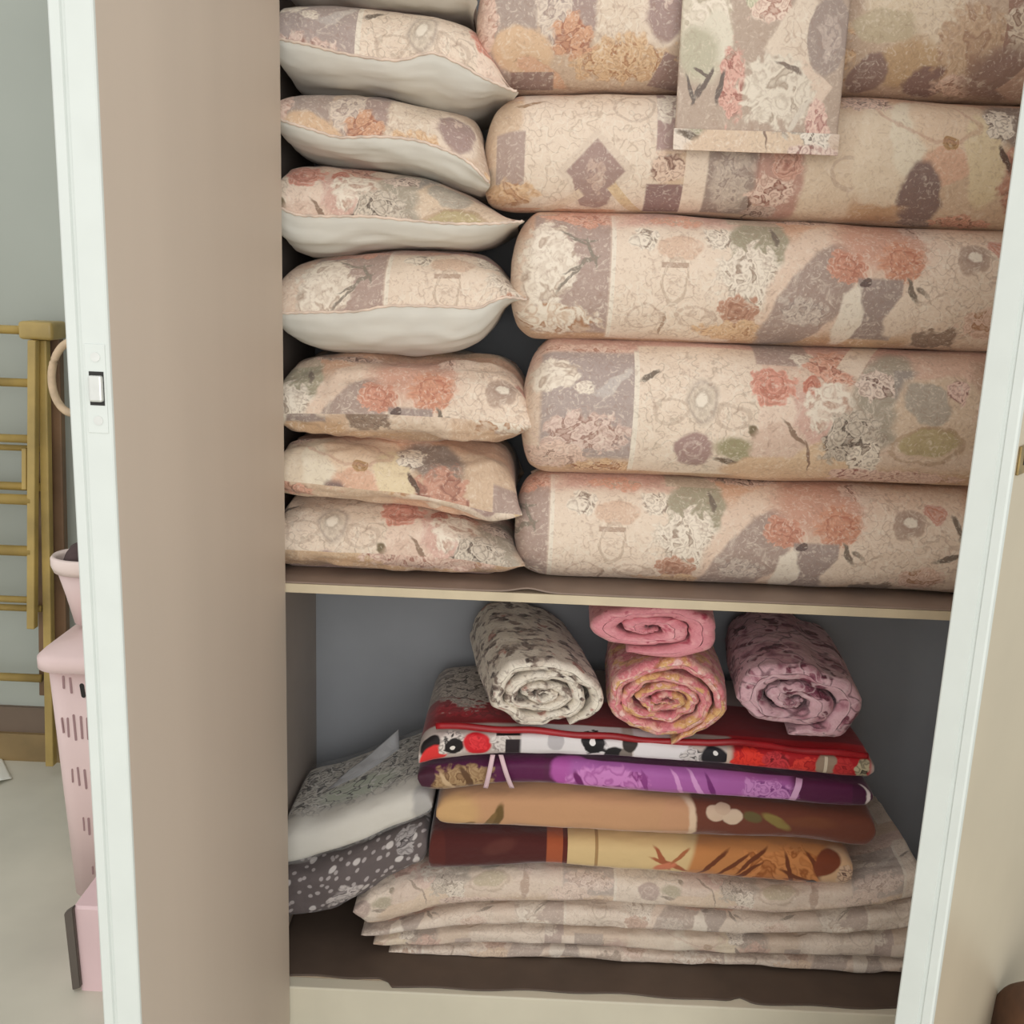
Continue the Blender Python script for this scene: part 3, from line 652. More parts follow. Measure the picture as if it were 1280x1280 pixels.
rd, rslab, rW, rpt = make_door(HRt, FR, outn(HRt, FR, -1), .03, 2.1, m_inner, m_outer)
ZL1 = atx(118, 432, FL[0])[2]; ZL0 = atx(122, 540, FL[0])[2]
fy = FL[1]
ZL1 = at(118, 430, fy)[2]; ZL0 = at(120, 541, fy)[2]; Zm = at(117, 486, fy)[2]
lp = lslab('latch_plate', lW - .001, lW + .0012, .004, .0235, m_white, ld, ZL0, ZL1, .0005)
bolt = lslab('latch_bolt', lW, lW + .006, .0065, .0195, m_steel, ld, Zm - .012, Zm + .013, .002)
lslab('latch_slot', lW + .0008, lW + .0016, .006, .020, m_dark, ld, Zm - .0155, Zm + .0165)
for zz in (ZL1 - .012, ZL0 + .012):
    bm = bmesh.new(); r = bmesh.ops.create_circle(bm, cap_ends=True, radius=.0045, segments=16)
    ex = bmesh.ops.extrude_face_region(bm, geom=bm.faces[:])
    for v in [g for g in ex['geom'] if isinstance(g, bmesh.types.BMVert)]: v.co.z += .0016
    for v in bm.verts:
        a, b, c = v.co; v.co = lpt(lW + .0004 + c, .013 + a, zz + b)
    bm_obj('screw', bm, m_steel, ld)
kz0 = at(1275, 592, FR[1])[2]; kz1 = at(1275, 556, FR[1])[2]
kp = rslab('keyhole_plate', rW - .05, rW - .016, TD_, TD_ + .003, m_brass, rd, kz0, kz1, .001)
rslab('keyhole', rW - .036, rW - .030, TD_ + .0025, TD_ + .0035, m_dark, rd, kz0 + .010, kz1 - .010)

# shelf liners
def liner(name, zsurf, y_of_x, bump_of_x, mat, label, th=.002):
    nx, ny = 160, 14
    xs = np.linspace(XL + .003, XR - .003, nx); P = np.zeros((nx, ny, 3))
    for i, x in enumerate(xs):
        y0 = y_of_x(x)
        for j in range(ny):
            t = j / (ny - 1); y = y0 + (YB - .004 - y0) * t ** 1.8
            P[i, j] = (x, y, zsurf - .0005 + bump_of_x(x, y))
    me = grid_mesh(name, P); o = link(name, me, mat)
    sd = o.modifiers.new('thickness', 'SOLIDIFY'); sd.thickness = th; sd.offset = -1
    return tag(o, label, 'shelf liner')
xa = at(660, 735, 0)[0]
liner('shelf_liner', ZSH, lambda x: .001, lambda x, y: .007 * math.exp(-((x - xa) / .028) ** 2) * math.exp(-(y / .03) ** 2), m_liner, 'brown sheet lining the upper shelf under the pillows and rolled mattresses')
xe = at(478, 1220, .03)[0]; xk = at(925, 1236, .03)[0]; xr2 = at(1080, 1240, .03)[0]
def ly(x):
    y = .016 + .004 * math.sin(x * 9) + .0025 * math.sin(x * 37)
    if x < xe: y = .030 + .002 * math.sin(x * 50)
    elif x < xe + .02: y = .030 - (x - xe) / .02 * .012
    return y + .012 * math.exp(-((x - xk) / .015) ** 2)
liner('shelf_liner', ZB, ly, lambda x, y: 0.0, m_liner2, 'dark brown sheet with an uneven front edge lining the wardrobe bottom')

# ------------------------------------------------------------------ pillows
YP = .10
PILL = [
 # (label, profile, white back?, print, offset)
 ('pillow cut off by the top of the photo, topmost of the pillow stack', [(359, -40, -25, -10), (375, -95, -22, -4), (420, -118, -15, 0), (480, -118, -10, 3), (530, -110, -10, 9), (565, -95, -6, 13), (588, -50, 4, 13), (600, 15, 18, 22)], True, PA, (60, 0)),
 ('white backed floral pillow with drooping right corner, second from top of the stack', [(359, 30, 55, 80), (366, 2, 60, 103), (400, -1, 70, 111), (440, -1, 80, 113), (480, 2, 86, 118), (505, 5, 88, 124), (545, 11, 80, 134), (580, 24, 93, 141), (605, 46, 108, 134), (625, 82, 117, 126), (640, 112, 123, 126), (649, 124, 126, 128)], True, PB, (330, 10)),
 ('white backed floral pillow with no corner sticking out, third from top of the stack', [(359, 135, 150, 165), (368, 116, 157, 185), (400, 112, 170, 199), (440, 113, 180, 204), (480, 118, 179, 209), (520, 128, 182, 217), (560, 137, 194, 229), (590, 145, 210, 240), (606, 165, 226, 243), (615, 205, 236, 242)], True, PD_, (250, 30)),
 ('white backed floral pillow with pinched piped corner, fourth from top of the stack', [(359, 225, 254, 290), (368, 207, 262, 313), (390, 202, 273, 320), (420, 203, 274, 319), (460, 209, 274, 314), (520, 216, 279, 310), (580, 238, 283, 311), (612, 256, 283, 306), (632, 268, 282, 296), (645, 274, 281, 287), (656, 277, 280, 283)], True, PB, (560, 20)),
 ('plump floral pillow showing the tallest white back, fifth from top of the stack', [(359, 345, 388, 400), (370, 330, 390, 424), (400, 320, 389, 440), (450, 314, 388, 445), (500, 312, 381, 447), (560, 312, 382, 445), (598, 318, 384, 431), (620, 331, 375, 408), (634, 345, 371, 386), (648, 358, 372, 378), (661, 371, 374, 377)], True, PA, (270, 20)),
 ('all floral pillow with two coral roses, sixth from top of the stack', [(359, 478, 508, 520), (368, 458, 511, 537), (395, 446, 511, 545), (450, 445, 511, 549), (500, 448, 512, 552), (560, 448, 515, 553), (610, 452, 519, 553), (640, 465, 522, 549), (660, 490, 525, 538), (672, 511, 526, 531), (679, 524, 526, 528)], False, PA, (555, 0)),
 ('all floral pillow with a rounded right end, second from bottom of the stack', [(359, 572, 588, 604), (368, 552, 590, 613), (395, 547, 594, 621), (450, 549, 600, 625), (520, 552, 608, 630), (570, 556, 618, 640), (610, 560, 626, 648), (632, 571, 630, 646), (646, 592, 632, 641), (653, 624, 633, 637)], False, PC, (700, 10)),
 ('all floral pillow lying flat on the shelf, bottom of the stack', [(359, 640, 672, 698), (368, 622, 674, 708), (400, 620, 676, 710), (440, 625, 678, 711), (520, 632, 680, 716), (580, 642, 686, 718), (615, 653, 692, 716), (637, 668, 695, 708), (650, 683, 694, 700), (657, 692, 694, 696)], False, PB, (440, 20)),
]
for i, (lab, prof, white, pr, off) in enumerate(PILL):
    p = empty('pillow', at(480, prof[4][3], .25))
    tag(p, lab, 'pillow', 'pillows stacked on the upper shelf')
    mat = cloth('pillow_floral', pr, loc=(off[0], off[1]), scale=(1.0, 1.0), bump=.5)
    k = dict(prof=stretch_left(prof), yp=YP, yf=.035, yb=.415, n=2.7, wr=.016 if not white else .007, wf=13, seed=i + 1, pinch=.007 if white else .004, corner=.012, zmin=ZSH + .001)
    if white:
        a, b, P, ph = cushion2('printed_face', mat, 'white_back', m_pillow, p, **k)
        line = P[2:-1, 0]
        tube('piped_seam', [tuple(q + np.array([0, -.0012, 0.0007 * math.sin(j * 1.7)])) for j, q in enumerate(line)], .0021, m_seam, p, seg=6)
        b['label'] = 'plain white back'
    else:
        cushion2('printed_face', mat, 'printed_back', cloth('pillow_back_floral', pr, loc=(off[0] + 130, off[1] + 60), bump=.5), p, **k)

# ------------------------------------------------------------------ rolled mattresses
def mids(pts): return [(x, t, (t + b) / 2, b) for x, t, b in pts]
ROLLS = [
 ('rolled floral mattress at the top, half hidden by the hanging cover', [(597, 20, 60), (601, -2, 90), (610, -25, 108), (630, -38, 117), (700, -42, 119), (850, -42, 119), (1060, -36, 123), (1180, -32, 129), (1300, -30, 136), (1340, -15, 120), (1350, 20, 90)], PD_, (0, 0), 1.0),
 ('rolled floral mattress second from top, its middle behind the hanging cover', [(606, 185, 235), (611, 160, 253), (622, 138, 262), (650, 122, 267), (760, 120, 268), (850, 121, 269), (960, 123, 277), (1060, 124, 281), (1150, 130, 286), (1300, 138, 294), (1336, 155, 278), (1346, 185, 245)], PC, (0, 0), 1.0),
 ('middle rolled floral mattress with two coral roses right of its centre', [(639, 325, 372), (643, 303, 392), (652, 282, 411), (672, 266, 423), (760, 267, 426), (960, 277, 431), (1100, 284, 435), (1300, 293, 441), (1334, 315, 420), (1342, 345, 390)], PA, (0, 0), 1.0),
 ('thickest rolled floral mattress with a mauve medallion, second from bottom', [(653, 487, 540), (657, 466, 560), (666, 441, 578), (690, 421, 587), (780, 423, 590), (960, 431, 597), (1100, 435, 600), (1300, 443, 607), (1330, 465, 585), (1338, 500, 550)], PB, (0, 0), 1.0),
 ('bottom rolled floral mattress lying on the shelf with a mauve left end', [(644, 636, 672), (648, 615, 690), (660, 595, 706), (685, 586, 714), (780, 588, 718), (960, 597, 726), (1100, 602, 731), (1300, 607, 740), (1326, 622, 722), (1334, 650, 695)], PA, (72, -8), 1.0),
]
for i, (lab, pts, pr, off, sc) in enumerate(ROLLS):
    hh = [at(800, smooth_interp([p[0] for p in pts], [p[j] for p in pts], np.array([800.]))[0], .13)[2] for j in (1, 2)]
    r = (hh[0] - hh[1]) / 2
    root = empty('rolled_mattress', at(950, pts[5][2], .13)); tag(root, lab, 'rolled mattress', 'rolled mattresses on the upper shelf')
    P, UV, ph = cushion_grid(prof=mids(pts), yp=.13, yf=.13 - r * 1.08, yb=.13 + r * 1.08, n=2.25, nu=150, nv=90, wr=.0035, wf=9, seed=20 + i, taper=True, cap=True, zmin=ZSH + .001)
    link('rolled_body', grid_mesh('rolled_body', P, UV), cloth('roll_floral', pr, loc=off, bump=.45, rough=.62, sheen=.1), root)
    # loose edge of the roll running along its back
    seamp = [tuple(P[j, int(90 * .36)] + np.array([0, 0, .002])) for j in range(8, 142, 3)]
    tube('loose_edge', seamp, .004, cloth('roll_edge_floral', pr, bump=0), root, seg=8)

# ------------------------------------------------------------------ cover hanging over the top rolls
def hanging_cover():
    root = empty('hanging_cover', at(945, 100, -.01))
    tag(root, 'flat folded floral cover hanging down over the two top rolled mattresses', 'bed cover')
    yfront = .012
    zt1 = at(950, -42, .13)[2] + .012
    def sheet(name, pxl, pxr, pyb_l, pyb_r, mat, yoff, th, bottom_only=None, v0=None):
        nx, nv = 40, 70
        P = np.zeros((nx, nv, 3)); UV = np.zeros((nx, nv, 2))
        for i in range(nx):
            s = i / (nx - 1)
            bl = at(pxl[1] + (pxr[1] - pxl[1]) * s, pyb_l + (pyb_r - pyb_l) * s, yfront)
            tl = at(pxl[0] + (pxr[0] - pxl[0]) * s, 0, yfront)
            zb_ = bl[2]; ztp = zt1
            path = []
            for j in range(nv):
                t = j / (nv - 1)
                if bottom_only: t = t * bottom_only
                # first 70% hang down the front, the rest bends over the roll
                L1 = ztp - .03 - zb_
                L = L1 + .03 * math.pi / 2 + .2
                d = t * L
                k = d / L1
                x = bl[0] + (tl[0] - bl[0]) * min(k, 1.05)
                if d < L1: y, z = yfront, zb_ + d
                elif d < L1 + .03 * math.pi / 2:
                    aa = (d - L1) / .03; y = yfront + .03 - .03 * math.cos(aa); z = ztp - .03 + .03 * math.sin(aa)
                else: y = yfront + .03 + (d - L1 - .03 * math.pi / 2); z = ztp
                wv = .0025 * math.sin(s * 5 + 1) + .002 * vnoise(np.array([s * 4.]), np.array([d * 12.]), 3)[0]
                P[i, j] = (x, y + yoff + wv, z + (yoff * -.6 if d > L1 else 0))
                q = P[i, j]
                UV[i, j] = (838 + 212 * s + (14 * (d / .3)) , 190 - d * 790)
        o = link(name, grid_mesh(name, P, UV), mat, root)
        sd = o.modifiers.new('thickness', 'SOLIDIFY'); sd.thickness = th; sd.offset = 0
        bv = o.modifiers.new('round', 'BEVEL'); bv.width = th * .4; bv.segments = 2; bv.limit_method = 'ANGLE'
        return o
    sheet('folded_panel', (852, 842), (1062, 1043), 186, 194, cloth('cover_floral', PE, bump=.2), -.004, .008)
    h = sheet('hem', (846, 840), (1064, 1044), 188, 196, cloth('hem_floral', PB, loc=(40, 410), scale=(1, 1), bump=.15, sat=.8), -.011, .003, bottom_only=.058)
    h['label'] = 'pale hem band'
    return root
hanging_cover()

# ------------------------------------------------------------------ folded quilt
ql = empty('folded_quilt', at(800, 1200, .25)); tag(ql, 'floral quilt folded in four thick layers on the wardrobe bottom under the folded blankets', 'quilt')
c1 = [(443, 1140), (455, 1158), (500, 1150), (560, 1136), (620, 1128), (700, 1127), (800, 1133), (900, 1138), (960, 1142), (1050, 1138), (1100, 1132), (1155, 1124)]
c2 = [(443, 1168), (455, 1168), (500, 1163), (560, 1157), (620, 1155), (700, 1157), (800, 1160), (900, 1165), (960, 1166), (1050, 1165), (1100, 1163), (1155, 1158)]
c3 = [(443, 1180), (455, 1180), (500, 1180), (560, 1178), (620, 1177), (700, 1178), (800, 1185), (900, 1190), (960, 1192), (1050, 1195), (1100, 1196), (1155, 1196)]
def cv(c, x): return float(smooth_interp([p[0] for p in c], [p[1] for p in c], np.array([float(x)]))[0])
c0 = [(443, 1128), (455, 1114), (490, 1099), (540, 1090), (600, 1084), (660, 1083), (750, 1089), (860, 1096), (960, 1105), (1060, 1099), (1110, 1086), (1155, 1074)]
c4 = [(443, 1190), (487, 1188), (560, 1191), (700, 1194), (800, 1200), (900, 1204), (1000, 1208), (1155, 1215)]
def layer(xa_, xb_, ca, cb, seed, pr, off, yf):
    xs = [xa_, xa_ + 6, xa_ + 20, xa_ + 60] + list(np.linspace(xa_ + 130, xb_ - 30, 8)) + [xb_ - 8, xb_]
    pts = []
    for x in xs:
        t, b = cv(ca, x), cv(cb, x); m = (t + b) / 2
        e = min(1, (x - xa_) / 20); e = .25 + .75 * e ** .6
        e2 = min(1, (xb_ - x) / 8); e2 = .5 + .5 * e2
        pts.append((x, m + (t - m) * e * e2, m, m + (b - m) * e * e2))
    cushion('fold', cloth('quilt_floral', pr, loc=off, scale=(1.7, 1.7), bump=.6, sat=.8, fade=.35, fadecol=(216, 200, 184)), ql, prof=pts, yp=yf + .015, yf=yf, yb=.425, n=4.2, nu=120, nv=80, wr=.007, wf=16, seed=seed, cap=True, zmin=ZB + .001)
layer(443, 1152, c0, c1, 51, PB, (90, 50), .09)
layer(453, 1150, c1, c2, 52, PA, (200, 30), .095)
layer(468, 1146, c2, c3, 53, PC, (350, -20), .10)
layer(487, 1140, c3, c4, 54, PA, (500, 60), .105)

# ------------------------------------------------------------------ folded blankets
def blanket(name, lab, cat, pts, mat, seed, yf=.085, yb=.41, n=4.0, wr=.0035, folds=True, nu=130):
    root = empty(name, at(800, 1050, .25)); tag(root, lab, cat, 'folded blankets stacked on the quilt')
    o = cushion('folded_body', mat, root, prof=mids(pts), yp=yf + .012, yf=yf, yb=yb, n=n, nu=nu, nv=80, wr=wr, wf=14, seed=seed, cap=True)
    return root, o
blanket('folded_blanket', 'dark brown and amber folded blanket directly on top of the floral quilt', 'blanket',
        [(537, 1042, 1086), (541, 1036, 1091), (600, 1036, 1089), (680, 1041, 1084), (750, 1044, 1090), (860, 1050, 1096), (960, 1052, 1105), (1030, 1058, 1110), (1055, 1064, 1110), (1063, 1072, 1104)],
        cloth('amber_blanket', PAMB, bump=.3, rough=.8, sheen=.4), 61)
blanket('folded_blanket', 'tan and chocolate brown folded blanket with cream flowers, under the purple one', 'blanket',
        [(546, 1004, 1022), (552, 994, 1031), (570, 987, 1035), (620, 984, 1037), (700, 984, 1041), (800, 991, 1047), (900, 997, 1050), (1000, 1003, 1053), (1050, 1007, 1060), (1080, 1011, 1063), (1089, 1018, 1056), (1092, 1028, 1046)],
        cloth('tan_blanket', PTAN, bump=.3, rough=.8, sheen=.4), 62)
bp, bo = blanket('folded_blanket', 'shiny purple folded blanket with two pale tie strings, under the red one', 'blanket',
        [(523, 962, 974), (528, 957, 988), (545, 953, 991), (600, 946, 986), (650, 943, 983), (760, 948, 990), (900, 960, 999), (1000, 968, 1007), (1060, 973, 1011), (1080, 977, 1010), (1088, 986, 1000)],
        cloth('purple_blanket', PPUR, bump=.3, rough=.55, sheen=.3), 63, yf=.075)
br, bro = blanket('folded_blanket', 'red, white and black floral folded blanket at the top of the blanket stack', 'blanket',
        [(524, 930, 958), (530, 918, 959), (545, 909, 956), (600, 907, 949), (650, 910, 945), (760, 915, 948), (850, 924, 953), (910, 927, 958), (1000, 934, 967), (1060, 937, 973), (1084, 941, 974), (1090, 950, 966)],
        cloth('red_blanket', PRED, bump=.2, rough=.6), 64, yf=.07)
# red satin binding along the top front edge of the red blanket
pts = []
for x, y in [(545, 902), (600, 903), (650, 907), (700, 911), (760, 914), (810, 920), (850, 923), (880, 922), (915, 920), (950, 926), (1000, 932), (1050, 935), (1084, 938)]:
    q = at(x, y + 5, .078); pts.append(q)
pts = np.array(pts); tt = np.linspace(pts[0, 0], pts[-1, 0], 80)
zz = smooth_interp(pts[:, 0], pts[:, 2], tt)
tube('satin_binding', [(x, .0775 + .003 * math.sin(x * 30), z - .001 + .0015 * math.sin(x * 47)) for x, z in zip(tt, zz)], .006, m_redtrim, br, seg=10)
for (xa_, xb_) in ((616, 607), (626, 640)):
    q0, q1 = at(xa_, 944, .07), at(xb_, 985, .07)
    P = np.zeros((2, 16, 3))
    for j in range(16):
        t = j / 15
        c = q0 + (q1 - q0) * t
        for s in (0, 1): P[s, j] = (c[0] + (s - .5) * .0085, .072 - .008 * math.sin(math.pi * min(1, t * 1.02)) , c[2])
    o = link('tie_string', grid_mesh('tie_string', P), m_strap, bp); sd = o.modifiers.new('thickness', 'SOLIDIFY'); sd.thickness = .002
    o['label'] = 'pale pink tie string'

# ------------------------------------------------------------------ rolled blankets (true spirals)
def spiral_roll(name, lab, front, back, rx, rz, turns, th, mats, start=0.0, seed=0, tilt=0.0, group='rolled blankets on the folded stack', squash=1.0):
    """front/back: axis end points, rx/rz half sizes of the oval."""
    F = np.array(front); B = np.array(back)
    r1 = 1.0; pitch = (1.0 - .12) / turns
    N = int(64 * turns)
    ang = np.linspace(0, 2 * np.pi * turns, N)
    tuck = np.clip(ang / 1.3, 0, 1); tuck = tuck * tuck * (3 - 2 * tuck)
    rout = r1 - pitch * ang / (2 * np.pi) - pitch * .55 * (1 - tuck) ; w_ = pitch * .86
    # close the outermost turn down to nothing so the free edge lies flat
    rin = rout - w_
    fade = np.clip(ang / 1.0, 0, 1)
    rin = np.maximum(rout - w_ * (.3 + .7 * fade), .02)
    jit = .10 * fbm(np.cos(ang) * 2 + ang * .3, np.sin(ang) * 2, seed)
    rout = rout + jit * (1 - .5 * fade * 0); rin = rin + jit
    pth = np.concatenate([np.stack([rout * np.cos(start + ang), rout * np.sin(start + ang)], 1), np.stack([rin * np.cos(start + ang), rin * np.sin(start + ang)], 1)[::-1]])
    mid = np.concatenate([np.stack([(rout + rin) / 2 * np.cos(start + ang), (rout + rin) / 2 * np.sin(start + ang)], 1)] * 1)
    mid = np.concatenate([mid, mid[::-1]])
    # the inner turns lie flatter than the outer ones
    def flat(q):
        rr = np.clip(np.hypot(q[:, 0], q[:, 1]), 0, 1); return np.stack([q[:, 0], q[:, 1] * (.62 + .38 * rr ** 1.5)], 1)
    pth, mid = flat(pth), flat(mid)
    npth = len(pth)
    # sections along the axis: rounded sheet edge at both ends
    secs = [(-.012, 0.02), (-.011, .45), (-.007, .8), (0, 1.0)] + [(t, 1.0) for t in np.linspace(.02, .98, 16)] + [(1.0, 1.0), (1.01, .5)]
    Lax = np.linalg.norm(B - F); P = np.zeros((len(secs), npth + 1, 3)); UV = np.zeros((len(secs), npth + 1, 2))
    arc = np.concatenate([[0], np.cumsum(np.hypot(*np.diff(pth, axis=0).T))]) * rx * 760
    ct, st = math.cos(tilt), math.sin(tilt)
    for i, (t, e) in enumerate(secs):
        q = mid + (pth - mid) * e
        o = F + (B - F) * np.clip(t, -.5, 1.5) if abs(t) > 1 or t >= 0 else F + (B - F) / Lax * (t * 1.0)
        bul = 1 + .05 * math.sin(math.pi * min(max(t, 0), 1)) 
        # each turn slides a little along the axis
        slide = .012 * fbm(np.arctan2(mid[:, 1], mid[:, 0]) * 1.2 + seed, np.hypot(mid[:, 0], mid[:, 1]) * 5, seed + 3) - .012 * (1 - np.hypot(mid[:, 0], mid[:, 1])) * -1
        wrk = 1 + .035 * fbm(np.full(npth, t * 4.0), np.arctan2(pth[:, 1], pth[:, 0]) * 2, seed + 9)
        xx = q[:, 0] * rx * bul * wrk; zz = q[:, 1] * rz * wrk
        sq = np.sign(zz) * rz * np.abs(zz / rz) ** squash
        X = xx * ct - sq * st; Zz = xx * st + sq * ct
        P[i, :npth, 0] = o[0] + X; P[i, :npth, 1] = o[1] + slide * (1 - min(max(t, 0), 1)); P[i, :npth, 2] = o[2] + Zz
        UV[i, :npth, 0] = arc + seed * 40; UV[i, :npth, 1] = t * Lax * 760 - (1 - e) * pitch * rx * 380
        P[i, npth] = P[i, 0]; UV[i, npth] = (arc[-1] + seed * 40, t * Lax * 760 - (1 - e) * pitch * rx * 380)
    root = empty(name, tuple((F + B) / 2 - np.array([0, 0, rz]))); tag(root, lab, 'rolled blanket', group)
    link('rolled_sheet', grid_mesh('rolled_sheet', P, UV), mats, root)
    return root
def roll_from_px(cxf, cyf, rxp, ryp, yf, cxb, yb, **k):
    f = at(cxf, cyf, yf); s = (yf + 1.6) / FPX
    b = np.array([at(cxb, cyf, yb)[0], yb, f[2]])
    return dict(front=f, back=b, rx=rxp * s, rz=ryp * s * 1.04, **k)
spiral_roll('rolled_blanket', 'rolled cream blanket with grey and rust sprigs, at the left of the rolls', mats=cloth('cream_roll', PWHITE, bump=.5), **roll_from_px(677, 869, 84, 59, .075, 640, .39, turns=3.6, th=.02, start=-1.0, seed=2))
spiral_roll('rolled_blanket', 'rolled plain pink blanket on top of the other rolls, just under the shelf', mats=cloth('pink_roll', PPINK, bump=.3), squash=.9, **roll_from_px(810, 787, 104, 46, .072, 800, .37, turns=2.3, th=.02, start=-1.9, seed=4))
spiral_roll('rolled_blanket', 'rolled pink and gold patterned blanket, underneath the plain pink roll', mats=cloth('pink_gold_roll', PPEACH, bump=.7), **roll_from_px(830, 876, 88, 65, .072, 812, .38, turns=4.2, th=.02, start=-1.4, seed=6))
spiral_roll('rolled_blanket', 'rolled mauve blanket with dark line pattern, at the right of the rolls', mats=cloth('mauve_roll', PMAUVE, bump=.7), tilt=-.16, squash=.85, **roll_from_px(992, 877, 100, 63, .08, 958, .39, turns=2.3, th=.02, start=-1.5, seed=8))

# ------------------------------------------------------------------ bundles at the left
gb = empty('folded_fabric', at(440, 1150, .25)); tag(gb, 'dark grey fabric printed with pale stars, folded under the packed white sheets', 'fabric')
cushion('folded_body', cloth('star_fabric', PDOT, loc=(0, 0), bump=.5), gb, prof=stretch_left(mids([(362, 1092, 1150), (366, 1084, 1154), (400, 1074, 1150), (440, 1060, 1134), (480, 1044, 1108), (515, 1030, 1092), (528, 1028, 1085), (534, 1038, 1070)]), 400, 362, 350), yp=.11, yf=.10, yb=.40, n=3.6, nu=80, nv=70, wr=.008, wf=16, seed=71, cap=True, zmin=ZB + .001)
ws = empty('packed_sheets', at(450, 1060, .25)); tag(ws, 'white sheets with black sprigs folded in a clear plastic bag at the left', 'bed sheets')
shp = stretch_left(mids([(362, 1042, 1078), (366, 1034, 1083), (400, 1022, 1072), (450, 1004, 1056), (500, 986, 1034), (525, 980, 1024), (536, 985, 1016), (541, 996, 1008)]), 400, 362, 350)
cushion('folded_sheets', cloth('sprig_sheets', PLEAF, loc=(0, 0), bump=.25), ws, prof=shp, yp=.10, yf=.085, yb=.36, n=4.0, nu=80, nv=70, wr=.003, wf=14, seed=72, cap=True)
shp2 = [(x + (-2 if x < 400 else 2) * 0, t - 4, m, b + 2) for x, t, m, b in shp]
cushion('plastic_bag', m_plastic, ws, prof=shp2, yp=.10, yf=.076, yb=.37, n=3.6, nu=80, nv=60, wr=.006, wf=22, seed=73, cap=True)
# loose plastic flap standing up at the back
fl = [at(400, 985, .2), at(497, 912, .3), at(530, 950, .22), at(520, 985, .14), at(440, 1005, .14)]
nx, ny = 18, 18; P = np.zeros((nx, ny, 3))
A_, B_, C_, D_ = at(392, 1000, .2), at(498, 912, .30), at(486, 968, .22), at(500, 965, .26)
for i in range(nx):
    for j in range(ny):
        s, t = i / (nx - 1), j / (ny - 1)
        p = (A_ * (1 - s) + B_ * s) * (1 - t) + (C_ * (1 - s) + D_ * s) * t
        p = p + np.array([0, 0, 1]) * (.012 * math.sin(math.pi * t) * math.sin(math.pi * s) + .006 * vnoise(np.array([s * 5.]), np.array([t * 5.]), 2)[0])
        P[i, j] = p
o = link('plastic_flap', grid_mesh('plastic_flap', P), plastic('plastic_flap_film', (206, 208, 212), .5), ws); o.modifiers.new('thickness', 'SOLIDIFY').thickness = .0006

# ------------------------------------------------------------------ the room
FW = atz(30, 946, 0)                     # foot of the wall seen at the left
YW = FW[1]
def struct(o): o['kind'] = 'structure'; return o
struct(box('floor', -3.5, 3.0, -3.6, YW + .1, -.06, 0, m_floor))
struct(box('wall_back', -3.5, XL - .035, YW, YW + .1, 0, 2.7, m_wall))
struct(box('wall_right', XL - .035, 3.0, YB + .03, YW + .1, 0, 2.7, m_wall))
zb1 = at(30, 882, YW)[2]; zb0 = at(30, 915, YW - .012)[2]
struct(box('baseboard_back', -3.5, XL - .045, YW - .014, YW, 0, zb1, m_baseup))
struct(box('trim_1', -3.5, XL - .045, YW - .026, YW - .014, 0, zb0, m_base))

# drying rack leaning on the wall
YR = YW - .10
rk = empty('drying_rack', tuple(at(20, 950, YR) * np.array([1, 1, 0]))); tag(rk, 'golden folding clothes drying rack standing against the grey wall', 'drying rack')
def rp(px, py, y): return at(px, py, y)
def vbar(name, px, pya, pyb, y, wpx, mat, dep=.02):
    pa_, pb_ = px if isinstance(px, tuple) else (px, px)
    a, b = rp(pa_, pya, y), rp(pb_, pyb, y); hw = wpx * (y + 1.6) / FPX / 2
    bm = bmesh.new(); add_box(bm, -hw, hw, -dep / 2, dep / 2, min(a[2], b[2]), max(a[2], b[2]), .003)
    xm = a[0]
    for v in bm.verts: v.co.x += a[0] + (b[0] - a[0]) * (v.co.z - a[2]) / (b[2] - a[2]); v.co.y += y
    return bm_obj(name, bm, mat, rk)
vbar('front_post', (42, 40.5), 425, 785, YR - .03, 10.5, m_gold, .024)
vbar('rear_post', (55, 64), 425, 956, YR, 11, m_gold, .024)
vbar('inner_post', (50, 55), 425, 868, YR + .03, 9, m_golddk, .02)
vbar('rear_leg', (68, 80), 412, 900, YR + .04, 17, m_golddk, .024)
hz = rp(50, 414, YR)[2]
def hbar(name, py, y, hpx, mat, pxr=40, rr=None, par=rk):
    q = rp(pxr, py, y); r = hpx * (y + 1.6) / FPX / 2
    return tube(name, [(q[0] - 1.0, y, q[2]), (q[0], y, q[2])], r, mat, par, seg=10)
hbar('top_rail', 414, YR - .015, 11, m_gold, 62)
q = rp(52, 414, YR - .005)
bm = bmesh.new(); add_box(bm, q[0] - .045, q[0] + .04, YR - .035, YR + .05, q[2] - .02, q[2] + .024, .009); bm_obj('corner_joint', bm, m_gold, rk, True)
for py, hp, dy in [(479, 11, -.03), (549, 11, -.03), (561, 8, .0), (609, 11, 0.0), (625, 14, -.03), (689, 14, -.03), (750, 9, -.03), (761, 9, 0), (848, 11, .0)]:
    hbar('cross_bar', py, YR + dy, hp, m_gold, 40 if dy == -.03 else 52)
vbar('brace', 31, 560, 612, YR - .01, 6.5, m_gold, .012)
# the same frame's far side, outside the photo at the left
for dx, nm, pa, pb, y in ((-1.0, 'front_post', 425, 785, YR - .03), (-1.0, 'rear_leg', 410, 956, YR + .035)):
    a, b = rp(42, pa, y), rp(42, pb, y)
    bm = bmesh.new(); add_box(bm, a[0] + dx - .012, a[0] + dx + .012, y - .012, y + .012, 0.002 if nm == 'rear_leg' else b[2], a[2], .003); bm_obj(nm, bm, m_gold, rk)

# cane hoop hung on the rack's corner
hc = rp(93, 472, YR - .06); R_ = 40 * (YR + 1.54) / FPX
pts = [(hc[0] + R_ * .72 * math.cos(a), YR - .06 + .012 * math.sin(a), hc[2] + R_ * 1.12 * math.sin(a)) for a in np.linspace(0, 2 * math.pi, 48, endpoint=False)]
hp_ = tube('cane_hoop', pts, .0095, m_cane, None, seg=10, closed=True); tag(hp_, 'pale cane hoop hanging at the corner of the golden drying rack', 'hoop')

